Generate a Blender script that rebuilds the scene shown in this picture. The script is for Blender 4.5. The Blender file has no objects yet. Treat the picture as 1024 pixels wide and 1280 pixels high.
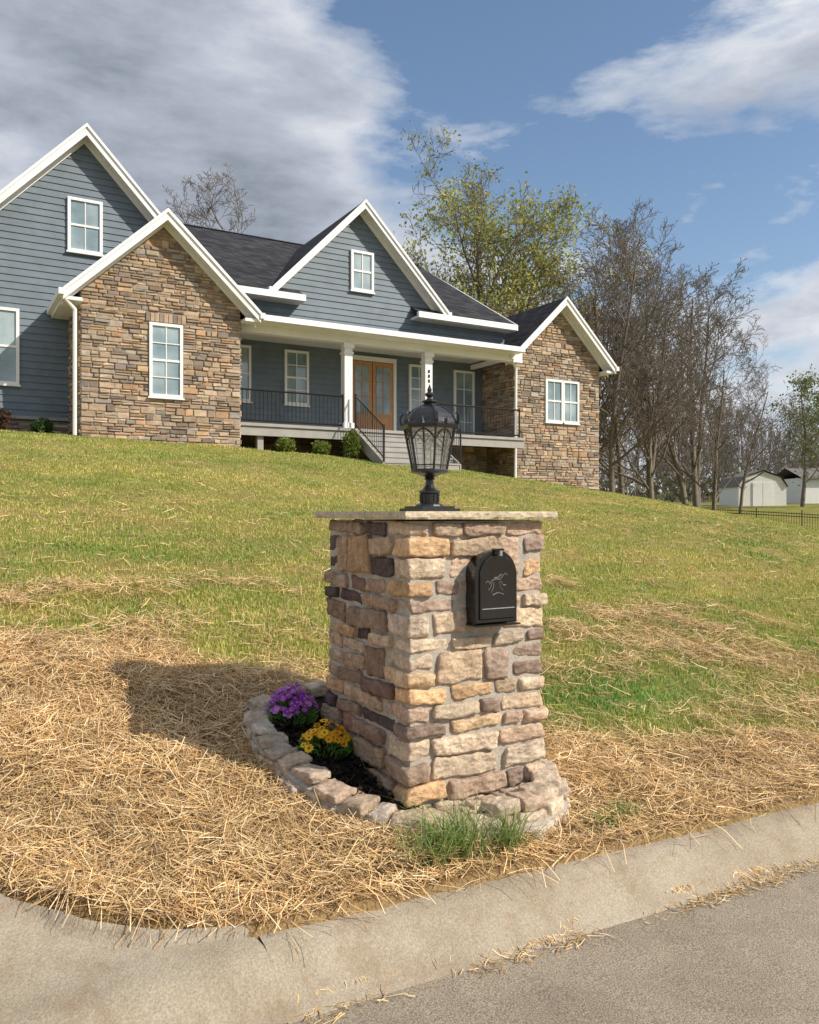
import bpy, math, random
import numpy as np
from mathutils import Vector, noise as mnoise
random.seed(7); np.random.seed(7)
scene=bpy.context.scene

# ------------------------------------------------------------------ materials
MATS={}
def nmat(name):
    m=bpy.data.materials.new(name); m.use_nodes=True
    nt=m.node_tree; b=nt.nodes['Principled BSDF']; MATS[name]=m
    return m,nt,b
def N(nt,t,**kw):
    n=nt.nodes.new(t)
    for k,v in kw.items(): setattr(n,k,v)
    return n
def noise_tex(nt,scale,detail=4,rough=.6,vec=None):
    n=N(nt,'ShaderNodeTexNoise'); n.inputs['Scale'].default_value=scale
    n.inputs['Detail'].default_value=detail; n.inputs['Roughness'].default_value=rough
    if vec is not None: nt.links.new(vec,n.inputs['Vector'])
    return n
def ramp(nt,src,p0,p1,c0,c1):
    r=N(nt,'ShaderNodeValToRGB'); nt.links.new(src,r.inputs[0])
    e=r.color_ramp.elements; e[0].position=p0; e[1].position=p1
    e[0].color=(*c0,1); e[1].color=(*c1,1); return r
def mixc(nt,a,b,fac=None,f=.5,mode='MIX'):
    m=N(nt,'ShaderNodeMix',data_type='RGBA',blend_type=mode)
    m.inputs[0].default_value=f
    if fac is not None: nt.links.new(fac,m.inputs[0])
    for s,i in ((a,6),(b,7)):
        if isinstance(s,tuple): m.inputs[i].default_value=(*s,1)
        else: nt.links.new(s,m.inputs[i])
    return m.outputs[2]
def addbump(nt,b,h,strength,dist):
    bp=N(nt,'ShaderNodeBump'); bp.inputs['Strength'].default_value=strength
    bp.inputs['Distance'].default_value=dist
    nt.links.new(h,bp.inputs['Height']); nt.links.new(bp.outputs[0],b.inputs['Normal'])
def surf(name,c0,c1,scale=5,rough=.8,bs=30,bstr=.3,bdist=.01,attr=False,metal=0,scale2=None,spec=.5,s2=(.7,1.15),vor=0):
    m,nt,b=nmat(name)
    tc=N(nt,'ShaderNodeTexCoord').outputs['Object']
    n=noise_tex(nt,scale,6,.65,tc)
    r=ramp(nt,n.outputs[0],.3,.7,c0,c1); col=r.outputs[0]
    if scale2:
        n2=noise_tex(nt,scale2,4,.6,tc); r2=ramp(nt,n2.outputs[0],.3,.7,(s2[0],)*3,(s2[1],)*3)
        col=mixc(nt,col,r2.outputs[0],f=1,mode='MULTIPLY')
    if attr:
        a=N(nt,'ShaderNodeAttribute',attribute_name='Col')
        col=mixc(nt,a.outputs['Color'],col,f=1,mode='MULTIPLY')
    nt.links.new(col,b.inputs['Base Color'])
    b.inputs['Roughness'].default_value=rough; b.inputs['Metallic'].default_value=metal
    b.inputs['Specular IOR Level'].default_value=spec
    if bstr>0:
        n3=noise_tex(nt,bs,7,.7,tc); h=n3.outputs[0]
        if vor:
            vt=N(nt,'ShaderNodeTexVoronoi'); vt.inputs['Scale'].default_value=vor
            mp=N(nt,'ShaderNodeMapping'); mp.inputs['Scale'].default_value=(1,1,1.9); nt.links.new(tc,mp.inputs[0]); nt.links.new(mp.outputs[0],vt.inputs['Vector'])
            ad=N(nt,'ShaderNodeMath',operation='MULTIPLY_ADD'); nt.links.new(vt.outputs['Distance'],ad.inputs[0]); ad.inputs[1].default_value=1.0; nt.links.new(h,ad.inputs[2]); h=ad.outputs[0]
        addbump(nt,b,h,bstr,bdist)
    return m
surf('stone',(.66,.61,.57),(1.34,1.30,1.24),13,.9,60,.75,.013,attr=True,scale2=55,spec=.2,s2=(.72,1.22),vor=22)
surf('stone_far',(.76,.74,.72),(1.22,1.18,1.13),6,.9,30,.5,.015,attr=True,spec=.2)
surf('mortar',(.38,.34,.285),(.53,.48,.40),20,.95,90,.8,.010,spec=.2)
surf('mortar_far',(.24,.205,.165),(.32,.28,.23),8,.95,30,.3,.008,spec=.2)
surf('siding',(.132,.168,.198),(.168,.210,.245),3,.6,40,.08,.004,scale2=1.2,spec=.35,s2=(.9,1.08))
surf('trim_white',(.76,.76,.74),(.84,.84,.82),2,.5,30,.03,.003)
surf('deck_gray',(.30,.285,.26),(.38,.36,.33),3,.7,30,.1,.004)
surf('porch_ceiling',(.60,.60,.57),(.66,.66,.62),3,.6,30,.0,.004)
surf('black_metal',(.012,.012,.013),(.022,.022,.024),8,.32,120,.12,.001,spec=.6)
surf('mailbox_black',(.006,.006,.007),(.012,.012,.013),10,.14,45,.10,.003,spec=.8)
surf('emblem_metal',(.06,.06,.06),(.16,.16,.16),30,.35,150,.1,.001)
surf('silver_mark',(.22,.22,.22),(.4,.4,.4),30,.4,150,.1,.001)
surf('door_wood',(.42,.20,.075),(.56,.30,.13),9,.45,60,.1,.002)
surf('cap_stone',(.44,.36,.24),(.60,.51,.37),12,.8,50,.5,.006,scale2=40,spec=.3)
surf('mulch',(.012,.009,.007),(.035,.025,.018),30,.95,60,.5,.01,spec=.2)
surf('bark',(.135,.112,.090),(.23,.195,.16),2.5,.95,14,.5,.03,spec=.15)
surf('bark_far',(.16,.135,.115),(.22,.19,.16),1,.95,4,.0,.03,spec=.1)
surf('candle',(.6,.58,.5),(.7,.68,.6),5,.5,5,0,0)
surf('shed_wall',(.70,.69,.65),(.78,.77,.73),3,.7,10,.1,.01)
surf('shed_roof',(.12,.11,.105),(.18,.165,.15),3,.9,10,.1,.01)
# weathered concrete with soil stains and fine grit
m,nt,b=nmat('concrete')
tc=N(nt,'ShaderNodeTexCoord').outputs['Object']
n=noise_tex(nt,2.0,8,.7,tc); r=ramp(nt,n.outputs[0],.28,.70,(.30,.245,.175),(.47,.41,.32))
n2=noise_tex(nt,120,4,.75,tc); r2=ramp(nt,n2.outputs[0],.3,.7,(.66,.66,.66),(1.26,1.25,1.22))
c=mixc(nt,r.outputs[0],r2.outputs[0],f=1,mode='MULTIPLY')
n5=noise_tex(nt,6,6,.75,tc); r5=ramp(nt,n5.outputs[0],.50,.74,(0,0,0),(.75,.75,.75))
c=mixc(nt,c,(.27,.19,.115),fac=r5.outputs[0])
nt.links.new(c,b.inputs['Base Color']); b.inputs['Roughness'].default_value=.93; b.inputs['Specular IOR Level'].default_value=.2
addbump(nt,b,n2.outputs[0],.8,.007)
# asphalt
m,nt,b=nmat('asphalt')
tc=N(nt,'ShaderNodeTexCoord').outputs['Object']
n=noise_tex(nt,1.3,8,.7,tc); r=ramp(nt,n.outputs[0],.3,.7,(.22,.186,.142),(.37,.318,.248))
n2=noise_tex(nt,150,3,.7,tc); r2=ramp(nt,n2.outputs[0],.32,.68,(.42,.42,.42),(1.58,1.53,1.46))
n6=noise_tex(nt,420,2,.6,tc); r6=ramp(nt,n6.outputs[0],.64,.70,(0,0,0),(.5,.5,.5))
c=mixc(nt,mixc(nt,r.outputs[0],r2.outputs[0],f=1,mode='MULTIPLY'),(.5,.46,.40),fac=r6.outputs[0])
nt.links.new(c,b.inputs['Base Color'])
b.inputs['Roughness'].default_value=.9; b.inputs['Specular IOR Level'].default_value=.2
addbump(nt,b,n2.outputs[0],.8,.007)
# shingles
m,nt,b=nmat('shingles')
tc=N(nt,'ShaderNodeTexCoord').outputs['Object']
sx=N(nt,'ShaderNodeSeparateXYZ'); nt.links.new(tc,sx.inputs[0])
cx=N(nt,'ShaderNodeCombineXYZ')
ad=N(nt,'ShaderNodeMath',operation='ADD'); nt.links.new(sx.outputs[0],ad.inputs[0]); nt.links.new(sx.outputs[1],ad.inputs[1])
nt.links.new(ad.outputs[0],cx.inputs[0]); nt.links.new(sx.outputs[2],cx.inputs[1])
br=N(nt,'ShaderNodeTexBrick'); nt.links.new(cx.outputs[0],br.inputs['Vector'])
br.inputs['Scale'].default_value=1; br.inputs['Brick Width'].default_value=.28; br.inputs['Row Height'].default_value=.08
br.inputs['Mortar Size'].default_value=.006
br.inputs['Color1'].default_value=(.022,.023,.028,1); br.inputs['Color2'].default_value=(.062,.063,.070,1); br.inputs['Mortar'].default_value=(.012,.012,.014,1)
n=noise_tex(nt,2.5,5,.7,tc); r=ramp(nt,n.outputs[0],.3,.7,(.7,.7,.7),(1.2,1.2,1.2))
nt.links.new(mixc(nt,br.outputs[0],r.outputs[0],f=1,mode='MULTIPLY'),b.inputs['Base Color'])
b.inputs['Roughness'].default_value=.9; b.inputs['Specular IOR Level'].default_value=.2
addbump(nt,b,br.outputs['Fac'],.4,-.01)
# window glass (glossy pane; sky reflection and blinds painted as pale mottled base colour)
m,nt,b=nmat('window_glass')
tc=N(nt,'ShaderNodeTexCoord').outputs['Object']
n=noise_tex(nt,1.1,3,.5,tc); r=ramp(nt,n.outputs[0],.35,.65,(.16,.23,.26),(.38,.46,.48))
nt.links.new(r.outputs[0],b.inputs['Base Color']); b.inputs['Roughness'].default_value=.05
b.inputs['Specular IOR Level'].default_value=.9
# lantern glass
m,nt,b=nmat('lantern_glass')
g=N(nt,'ShaderNodeBsdfGlossy'); g.inputs['Roughness'].default_value=.10; g.inputs[0].default_value=(.9,.92,.95,1)
t=N(nt,'ShaderNodeBsdfTransparent'); t.inputs[0].default_value=(.90,.92,.89,1)
n=noise_tex(nt,60,2,.5,N(nt,'ShaderNodeTexCoord').outputs['Object'])
bp=N(nt,'ShaderNodeBump'); bp.inputs['Strength'].default_value=.5; bp.inputs['Distance'].default_value=.003
nt.links.new(n.outputs[0],bp.inputs['Height']); nt.links.new(bp.outputs[0],g.inputs['Normal'])
mx=N(nt,'ShaderNodeMixShader'); mx.inputs[0].default_value=.28
nt.links.new(t.outputs[0],mx.inputs[1]); nt.links.new(g.outputs[0],mx.inputs[2])
nt.links.new(mx.outputs[0],nt.nodes['Material Output'].inputs[0])
def leafmat(name,trans=.35,rough=.6):
    m,nt,b=nmat(name)
    a=N(nt,'ShaderNodeAttribute',attribute_name='Col')
    nt.links.new(a.outputs['Color'],b.inputs['Base Color']); b.inputs['Roughness'].default_value=rough
    b.inputs['Specular IOR Level'].default_value=.25
    if trans<=0: return
    tr=N(nt,'ShaderNodeBsdfTranslucent'); nt.links.new(a.outputs['Color'],tr.inputs[0])
    mx=N(nt,'ShaderNodeMixShader'); mx.inputs[0].default_value=trans
    nt.links.new(b.outputs[0],mx.inputs[1]); nt.links.new(tr.outputs[0],mx.inputs[2])
    nt.links.new(mx.outputs[0],nt.nodes['Material Output'].inputs[0])
leafmat('leaf',.4); leafmat('straw_strand',0,.5); leafmat('petal',.25,.5)
# ground
m,nt,b=nmat('ground')
tc=N(nt,'ShaderNodeTexCoord').outputs['Object']
a=N(nt,'ShaderNodeAttribute',attribute_name='Col')
sp=N(nt,'ShaderNodeSeparateColor'); nt.links.new(a.outputs['Color'],sp.inputs[0])
n=noise_tex(nt,1.1,8,.7,tc); g1=ramp(nt,n.outputs[0],.3,.7,(.16,.18,.035),(.34,.30,.10))
n2=noise_tex(nt,45,5,.7,tc); g2=ramp(nt,n2.outputs[0],.3,.7,(.6,.6,.55),(1.35,1.3,1.2))
grass=mixc(nt,g1.outputs[0],g2.outputs[0],f=1,mode='MULTIPLY')
n3=noise_tex(nt,70,5,.75,tc); s1=ramp(nt,n3.outputs[0],.3,.7,(.20,.115,.05),(.48,.33,.155))
near=mixc(nt,grass,s1.outputs[0],fac=sp.outputs[0])
n4=noise_tex(nt,.03,6,.7,tc); f1=ramp(nt,n4.outputs[0],.4,.6,(.09,.12,.035),(.16,.15,.07))
allc=mixc(nt,near,f1.outputs[0],fac=sp.outputs[1])
nt.links.new(allc,b.inputs['Base Color']); b.inputs['Roughness'].default_value=.95; b.inputs['Specular IOR Level'].default_value=.1
addbump(nt,b,n2.outputs[0],.8,.03)

# ------------------------------------------------------------------ mesh builder
class MB:
    def __init__(s): s.v=[]; s.f=[]; s.m=[]; s.c=[]; s.mats=[]
    def mi(s,mat):
        if mat not in s.mats: s.mats.append(mat)
        return s.mats.index(mat)
    def add(s,vs,fs,mat,col=(1,1,1)):
        o=len(s.v); s.v.extend(vs); k=s.mi(mat)
        for f in fs: s.f.append(tuple(i+o for i in f)); s.m.append(k)
        s.c.extend([(*col,1)]*len(vs))
    def hexa(s,a,b,mat,col=(1,1,1)):
        s.add(list(a)+list(b),[(0,1,2,3),(7,6,5,4),(0,4,5,1),(1,5,6,2),(2,6,7,3),(3,7,4,0)],mat,col)
    def box(s,x0,x1,y0,y1,z0,z1,mat,col=(1,1,1)):
        s.hexa([(x0,y0,z0),(x0,y1,z0),(x1,y1,z0),(x1,y0,z0)],[(x0,y0,z1),(x0,y1,z1),(x1,y1,z1),(x1,y0,z1)],mat,col)
    def bar(s,p,q,r,mat,n=6,r2=None,col=(1,1,1)):
        p=Vector(p);q=Vector(q); d=(q-p).normalized(); r2=r if r2 is None else r2
        a=d.cross(Vector((0,0,1))); 
        if a.length<.01: a=Vector((1,0,0))
        a.normalize(); b=d.cross(a)
        vs=[];
        for c,rr in ((p,r),(q,r2)):
            for i in range(n):
                t=2*math.pi*i/n; vs.append(tuple(c+a*math.cos(t)*rr+b*math.sin(t)*rr))
        fs=[(i,(i+1)%n,n+(i+1)%n,n+i) for i in range(n)]+[tuple(range(n-1,-1,-1)),tuple(range(n,2*n))]
        s.add(vs,fs,mat,col)
    def lathe(s,cx,cy,prof,n,mat,rot=0):
        vs=[];fs=[]
        for r,z in prof:
            for i in range(n):
                t=rot+2*math.pi*i/n; vs.append((cx+r*math.cos(t),cy+r*math.sin(t),z))
        for j in range(len(prof)-1):
            for i in range(n): fs.append((j*n+i,j*n+(i+1)%n,(j+1)*n+(i+1)%n,(j+1)*n+i))
        fs.append(tuple(range(n-1,-1,-1))); k=(len(prof)-1)*n; fs.append(tuple(range(k,k+n)))
        s.add(vs,fs,mat)
    def build(s,name,parent=None,smooth=False,fixn=True):
        me=bpy.data.meshes.new(name); me.from_pydata([tuple(v) for v in s.v],[],s.f)
        for k in s.mats: me.materials.append(MATS[k])
        me.polygons.foreach_set('material_index',s.m)
        at=me.color_attributes.new('Col','FLOAT_COLOR','POINT')
        at.data.foreach_set('color',np.array(s.c,dtype=np.float32).ravel())
        if smooth: me.polygons.foreach_set('use_smooth',[True]*len(me.polygons))
        if fixn:
            import bmesh
            bm=bmesh.new(); bm.from_mesh(me); bmesh.ops.recalc_face_normals(bm,faces=bm.faces); bm.to_mesh(me); bm.free()
        me.update()
        o=bpy.data.objects.new(name,me); scene.collection.objects.link(o)
        if parent: o.parent=parent
        return o
def empty(name):
    o=bpy.data.objects.new(name,None); scene.collection.objects.link(o); return o
def fastmesh(name,V,F,C,mat,parent=None,smooth=False):
    V=np.asarray(V,np.float32); F=np.asarray(F,np.int32); k=F.shape[1]
    me=bpy.data.meshes.new(name); me.vertices.add(len(V)); me.vertices.foreach_set('co',V.ravel())
    me.loops.add(F.size); me.loops.foreach_set('vertex_index',F.ravel())
    me.polygons.add(len(F)); me.polygons.foreach_set('loop_start',np.arange(0,F.size,k,dtype=np.int32))
    me.polygons.foreach_set('loop_total',np.full(len(F),k,np.int32))
    if C is not None:
        C=np.asarray(C,np.float32)
        if C.shape[1]==3: C=np.hstack([C,np.ones((len(C),1),np.float32)])
        at=me.color_attributes.new('Col','FLOAT_COLOR','POINT'); at.data.foreach_set('color',C.ravel())
    if smooth: me.polygons.foreach_set('use_smooth',np.ones(len(F),bool))
    me.materials.append(MATS[mat]); me.update(calc_edges=True); me.validate()
    o=bpy.data.objects.new(name,me); scene.collection.objects.link(o)
    if parent: o.parent=parent
    return o

# ------------------------------------------------------------------ terrain
def vn(x,y,s=0):
    x=np.asarray(x,float);y=np.asarray(y,float)
    xi=np.floor(x);yi=np.floor(y);fx=x-xi;fy=y-yi;fx=fx*fx*(3-2*fx);fy=fy*fy*(3-2*fy)
    def h(a,b): 
        t=np.sin(a*127.1+b*311.7+s*74.7)*43758.5453; return t-np.floor(t)
    return (h(xi,yi)*(1-fx)+h(xi+1,yi)*fx)*(1-fy)+(h(xi,yi+1)*(1-fx)+h(xi+1,yi+1)*fx)*fy
def fbm(x,y,s=0,o=4):
    t=0;a=.5
    for i in range(o): t=t+a*vn(np.asarray(x)*2**i,np.asarray(y)*2**i,s+i); a*=.5
    return t/(1-.5**o)
def sstep(a,b,x): 
    t=np.clip((x-a)/(b-a),0,1); return t*t*(3-2*t)
_g=np.linspace(-60,160,2201)
def smooth(tab,w):
    y=np.interp(_g,[p[0] for p in tab],[p[1] for p in tab]); k=np.ones(w)/w
    return np.convolve(np.pad(y,w,mode='edge'),k,mode='same')[w:-w]
GU=smooth([(-60,1),(6,1),(12,.97),(19.4,.80),(22.7,.58),(26,.41),(30,.27),(38,.16),(50,.12),(160,.12)],31)
HV=smooth([(-60,0),(2.68,0),(3.4,.1),(5,.42),(8,1.0),(12,1.8),(16,2.6),(20,3.26),(22,3.4),(160,3.45)],13)
def roadz(u): return -1.60-.03*(np.clip(u,-40,45)-1)
EV=[(2.3,.95),(2.6,.95),(2.70,.93),(2.78,.66),(2.95,.42),(3.2,.19),(3.8,-.15),(5,-.38),(7,-.5),(24,-.6)]
def edge(v): return np.interp(v,[p[0] for p in EV],[p[1] for p in EV])
def T(u,v):
    u=np.asarray(u,float);v=np.asarray(v,float)
    base=-1.45-.03*(np.clip(u,-40,45)-1)
    near=base+np.interp(v,_g,HV)*np.interp(u,_g,GU)+(fbm(u*.7,v*.7,3)-.5)*.10*sstep(2.9,5,v)+(fbm(u*5,v*5,9)-.5)*.03*sstep(2.75,3.1,v)*(1-sstep(7,10,v))
    low=roadz(u)-.03
    near=np.where(v<2.42,low,np.where(v<2.68,low+(base-.06-low)*sstep(2.42,2.64,v),near))
    dr=sstep(0.0,-.12,u-edge(v))*(v>2.3)*(1-sstep(3.6,4.4,v)); near=near-.14*dr
    r=np.sqrt(u*u+v*v)
    far=.4+.022*np.clip(r-65,0,600)+(fbm(u*.02,v*.02,5)-.5)*6*sstep(90,200,r)
    s=sstep(38,66,r)*sstep(8,30,v)
    return near*(1-s)+far*s
def Tz(u,v): return float(T(u,v))
VB=[(-6,6.7),(-1,6.5),(.37,6.2),(1.33,5.75),(2.26,5.0),(3.0,4.3),(3.6,3.75),(4.7,3.3),(7,3.1),(12,3.0),(60,2.95)]
def straw(u,v):
    vb=np.interp(u,[p[0] for p in VB],[p[1] for p in VB])
    d=v-vb+(fbm(u*1.3,v*1.3,21)-.5)*1.3
    core=1-sstep(-.30,.35,d)
    p=fbm(u*.5,v*1.2,31,5); p2=fbm(u*2.5,v*2.5,44,4)
    patch=sstep(.38,.70,p*.5+p2*.5)*.50
    green=1-.95*np.exp(-(((u-4.2)/1.3)**2+((v-4.2)/.40)**2))
    return np.clip(np.maximum(core*np.where(u<2.9,1,.9),patch),0,1)*green
def cat(*a): return np.unique(np.round(np.concatenate([np.arange(*x) for x in a]+[[500]]),4))
gu=cat((-500,-40,25),(-40,-3,1.2),(-3,7,.08),(7,25,.3),(25,70,1.2),(70,500,25))
gv=cat((-500,-10,30),(-10,2.2,.8),(2.2,7,.06),(7,24,.22),(24,70,1.2),(70,500,20))
UU,VV=np.meshgrid(gu,gv); ZZ=T(UU,VV)
V=np.stack([UU.ravel(),VV.ravel(),ZZ.ravel()],1)
nu=len(gu);nv=len(gv); I=np.arange(nu*nv).reshape(nv,nu)
F=np.stack([I[:-1,:-1].ravel(),I[:-1,1:].ravel(),I[1:,1:].ravel(),I[1:,:-1].ravel()],1)
S=straw(V[:,0],V[:,1]); rr=np.hypot(V[:,0],V[:,1])
C=np.stack([S*(1-sstep(25,40,rr)),sstep(50,110,rr),0*S,0*S+1],1)
fastmesh('ground',V,F,C,'ground',smooth=True)

# road
us=np.arange(-60,90,1.0); vs_=np.array([-9,-6,-3,0,1,2,2.45])
UU,VV=np.meshgrid(us,vs_); ZZ=roadz(UU); I=np.arange(UU.size).reshape(UU.shape)
F=np.stack([I[:-1,:-1].ravel(),I[:-1,1:].ravel(),I[1:,1:].ravel(),I[1:,:-1].ravel()],1)
fastmesh('asphalt_road',np.stack([UU.ravel(),VV.ravel(),ZZ.ravel()],1),F,None,'asphalt',smooth=True)
# curb
prof=[(2.40,-1.64),(2.405,-1.597),(2.44,-1.590),(2.475,-1.570),(2.51,-1.532),(2.545,-1.492),(2.575,-1.468),(2.61,-1.453),(2.66,-1.445),(2.72,-1.443),(2.735,-1.455),(2.74,-1.60)]
us=np.arange(.95,60,.04); P=len(prof)
V=np.zeros((len(us),P,3))
for j,(pv,pz) in enumerate(prof):
    V[:,j,0]=us; nz=(fbm(us*2.2,np.full(len(us),j*.6),12)-.5)+(fbm(us*14,np.full(len(us),j*1.6),18)-.5)*.4
    V[:,j,1]=pv+nz*.024*(0<j<P-1); V[:,j,2]=pz-.03*(np.clip(us,-40,45)-1)+(fbm(us*5,np.full(len(us),j*.9),15)-.5)*.014*(j>1)
jt=np.abs(((us-1.0)%3.0))<.021
V[jt,1:P-1,2]-=.010
I=np.arange(len(us)*P).reshape(len(us),P)
F=np.stack([I[:-1,:-1].ravel(),I[1:,:-1].ravel(),I[1:,1:].ravel(),I[:-1,1:].ravel()],1)
fastmesh('concrete_curb',V.reshape(-1,3),F,None,'concrete',smooth=True)
# driveway apron
pvv=[p[0] for p in prof[1:10]]; pzz=[p[1] for p in prof[1:10]]
vs_=np.concatenate([np.arange(2.405,3.3,.03),np.arange(3.3,6,.15),np.arange(6,21.5,.5)])
ks=np.linspace(0,1,60)**1.6
rows=[]
for v in vs_:
    e=float(edge(v))+ (fbm(v*5,3.3,2)-.5)*.04*(v>2.7)
    u=e-ks*(e+5.5)
    cz=np.interp(v,pvv,pzz); rz=np.interp(v,[2.405,2.46,3.1],[-1.597,-1.580,-1.43])
    w=1-sstep(-.2,.95,u)
    z=(cz*(1-w)+rz*w)-.03*(u-1)
    zt=-1.45-.03*(u-1)+float(np.interp(v,_g,HV))+.02
    k=sstep(2.75,3.3,v); z=z*(1-k)+zt*k
    z=np.maximum(z,T(u,np.full_like(u,v))+.012)
    rows.append(np.stack([u,np.full_like(u,v),z],1))
V=np.concatenate(rows); I=np.arange(len(V)).reshape(len(vs_),60)
F=np.stack([I[:-1,:-1].ravel(),I[1:,:-1].ravel(),I[1:,1:].ravel(),I[:-1,1:].ravel()],1)
fastmesh('concrete_driveway',V,F,None,'concrete',smooth=True)

# ------------------------------------------------------------------ stones
_tpl={}
def cube_tpl(nx,ny,nz):
    k=(nx,ny,nz)
    if k in _tpl: return _tpl[k]
    idx={};vs=[];fs=[]
    def vid(i,j,l):
        if (i,j,l) not in idx: idx[(i,j,l)]=len(vs); vs.append((2*i/nx-1,2*j/ny-1,2*l/nz-1))
        return idx[(i,j,l)]
    for i in range(nx):
        for j in range(ny):
            fs.append((vid(i,j,0),vid(i,j+1,0),vid(i+1,j+1,0),vid(i+1,j,0))); fs.append((vid(i,j,nz),vid(i+1,j,nz),vid(i+1,j+1,nz),vid(i,j+1,nz)))
    for i in range(nx):
        for l in range(nz):
            fs.append((vid(i,0,l),vid(i+1,0,l),vid(i+1,0,l+1),vid(i,0,l+1))); fs.append((vid(i,ny,l),vid(i,ny,l+1),vid(i+1,ny,l+1),vid(i+1,ny,l)))
    for j in range(ny):
        for l in range(nz):
            fs.append((vid(0,j,l),vid(0,j,l+1),vid(0,j+1,l+1),vid(0,j+1,l))); fs.append((vid(nx,j,l),vid(nx,j+1,l),vid(nx,j+1,l+1),vid(nx,j,l+1)))
    _tpl[k]=(np.array(vs),fs); return _tpl[k]
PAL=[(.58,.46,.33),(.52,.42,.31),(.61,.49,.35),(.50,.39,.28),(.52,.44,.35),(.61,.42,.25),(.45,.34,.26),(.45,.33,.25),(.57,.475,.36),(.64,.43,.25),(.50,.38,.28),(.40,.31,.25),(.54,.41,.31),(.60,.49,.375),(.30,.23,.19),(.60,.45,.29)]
PALD=[(.37,.27,.19),(.43,.32,.225),(.30,.215,.16),(.47,.35,.25),(.13,.10,.095),(.50,.34,.205),(.41,.31,.23),(.26,.17,.145),(.46,.37,.275),(.37,.21,.155),(.095,.07,.072),(.49,.38,.27),(.33,.245,.19)]  # left-face stones: dark blocks, with that side's shade also put into the colours
def stone(mb,c,h,mat='stone',col=None,amp=.006,yaw=0,res=1.0,bev=.007):
    d=[max(4,min(16,int(round(2*x/.020*res))+1)) for x in h]
    tv,tf=cube_tpl(*d)
    h=np.array(h)
    p=np.sign(tv)*np.abs(tv)**.70
    w=p*h
    b_=min(bev,h.min()*.6); inner=h-b_
    q=np.clip(w,-inner,inner); dlt=w-q; L=np.linalg.norm(dlt,axis=1,keepdims=True); L[L<1e-9]=1
    w=q+dlt/L*np.minimum(L,b_)
    for _ in range(4):
        sx=random.choice((-1,1));sz=random.choice((-1,1)); ax=0 if h[0]>=h[1] else 1
        cutx=random.uniform(.004,.022); cutz=random.uniform(.004,.018)
        a=h[ax]-sx*w[:,ax]; b2=h[2]-sz*w[:,2]
        t=a/cutx+b2/cutz; m_=t<1
        w[m_,ax]-=sx*(1-t[m_])*cutx*.5; w[m_,2]-=sz*(1-t[m_])*cutz*.5
    sk=[random.uniform(-.20,.20) for _ in range(4)]
    w[:,2]+= (sk[0]*p[:,0]+sk[1]*p[:,1])*min(h[2],.04)
    w[:,0]*=1+sk[2]*p[:,2]*.25; w[:,1]*=1+sk[3]*p[:,2]*.25
    off=Vector((random.uniform(0,100),random.uniform(0,100),random.uniform(0,100)))
    cy,sy=math.cos(yaw),math.sin(yaw); vs=[]
    for q in w:
        Q=Vector(q); n1=mnoise.noise_vector(Q*12+off); n2=mnoise.noise_vector(Q*38+off); n3=mnoise.noise_vector(Q*90+off)
        Q=Q+n1*amp*1.5+n2*amp*1.0+n3*amp*.55
        vs.append((c[0]+Q.x*cy-Q.y*sy,c[1]+Q.x*sy+Q.y*cy,c[2]+Q.z))
    j=random.uniform(.82,1.15); col=col or random.choice(PAL)
    mb.add(vs,tf,mat,tuple(x*j for x in col))

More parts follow.
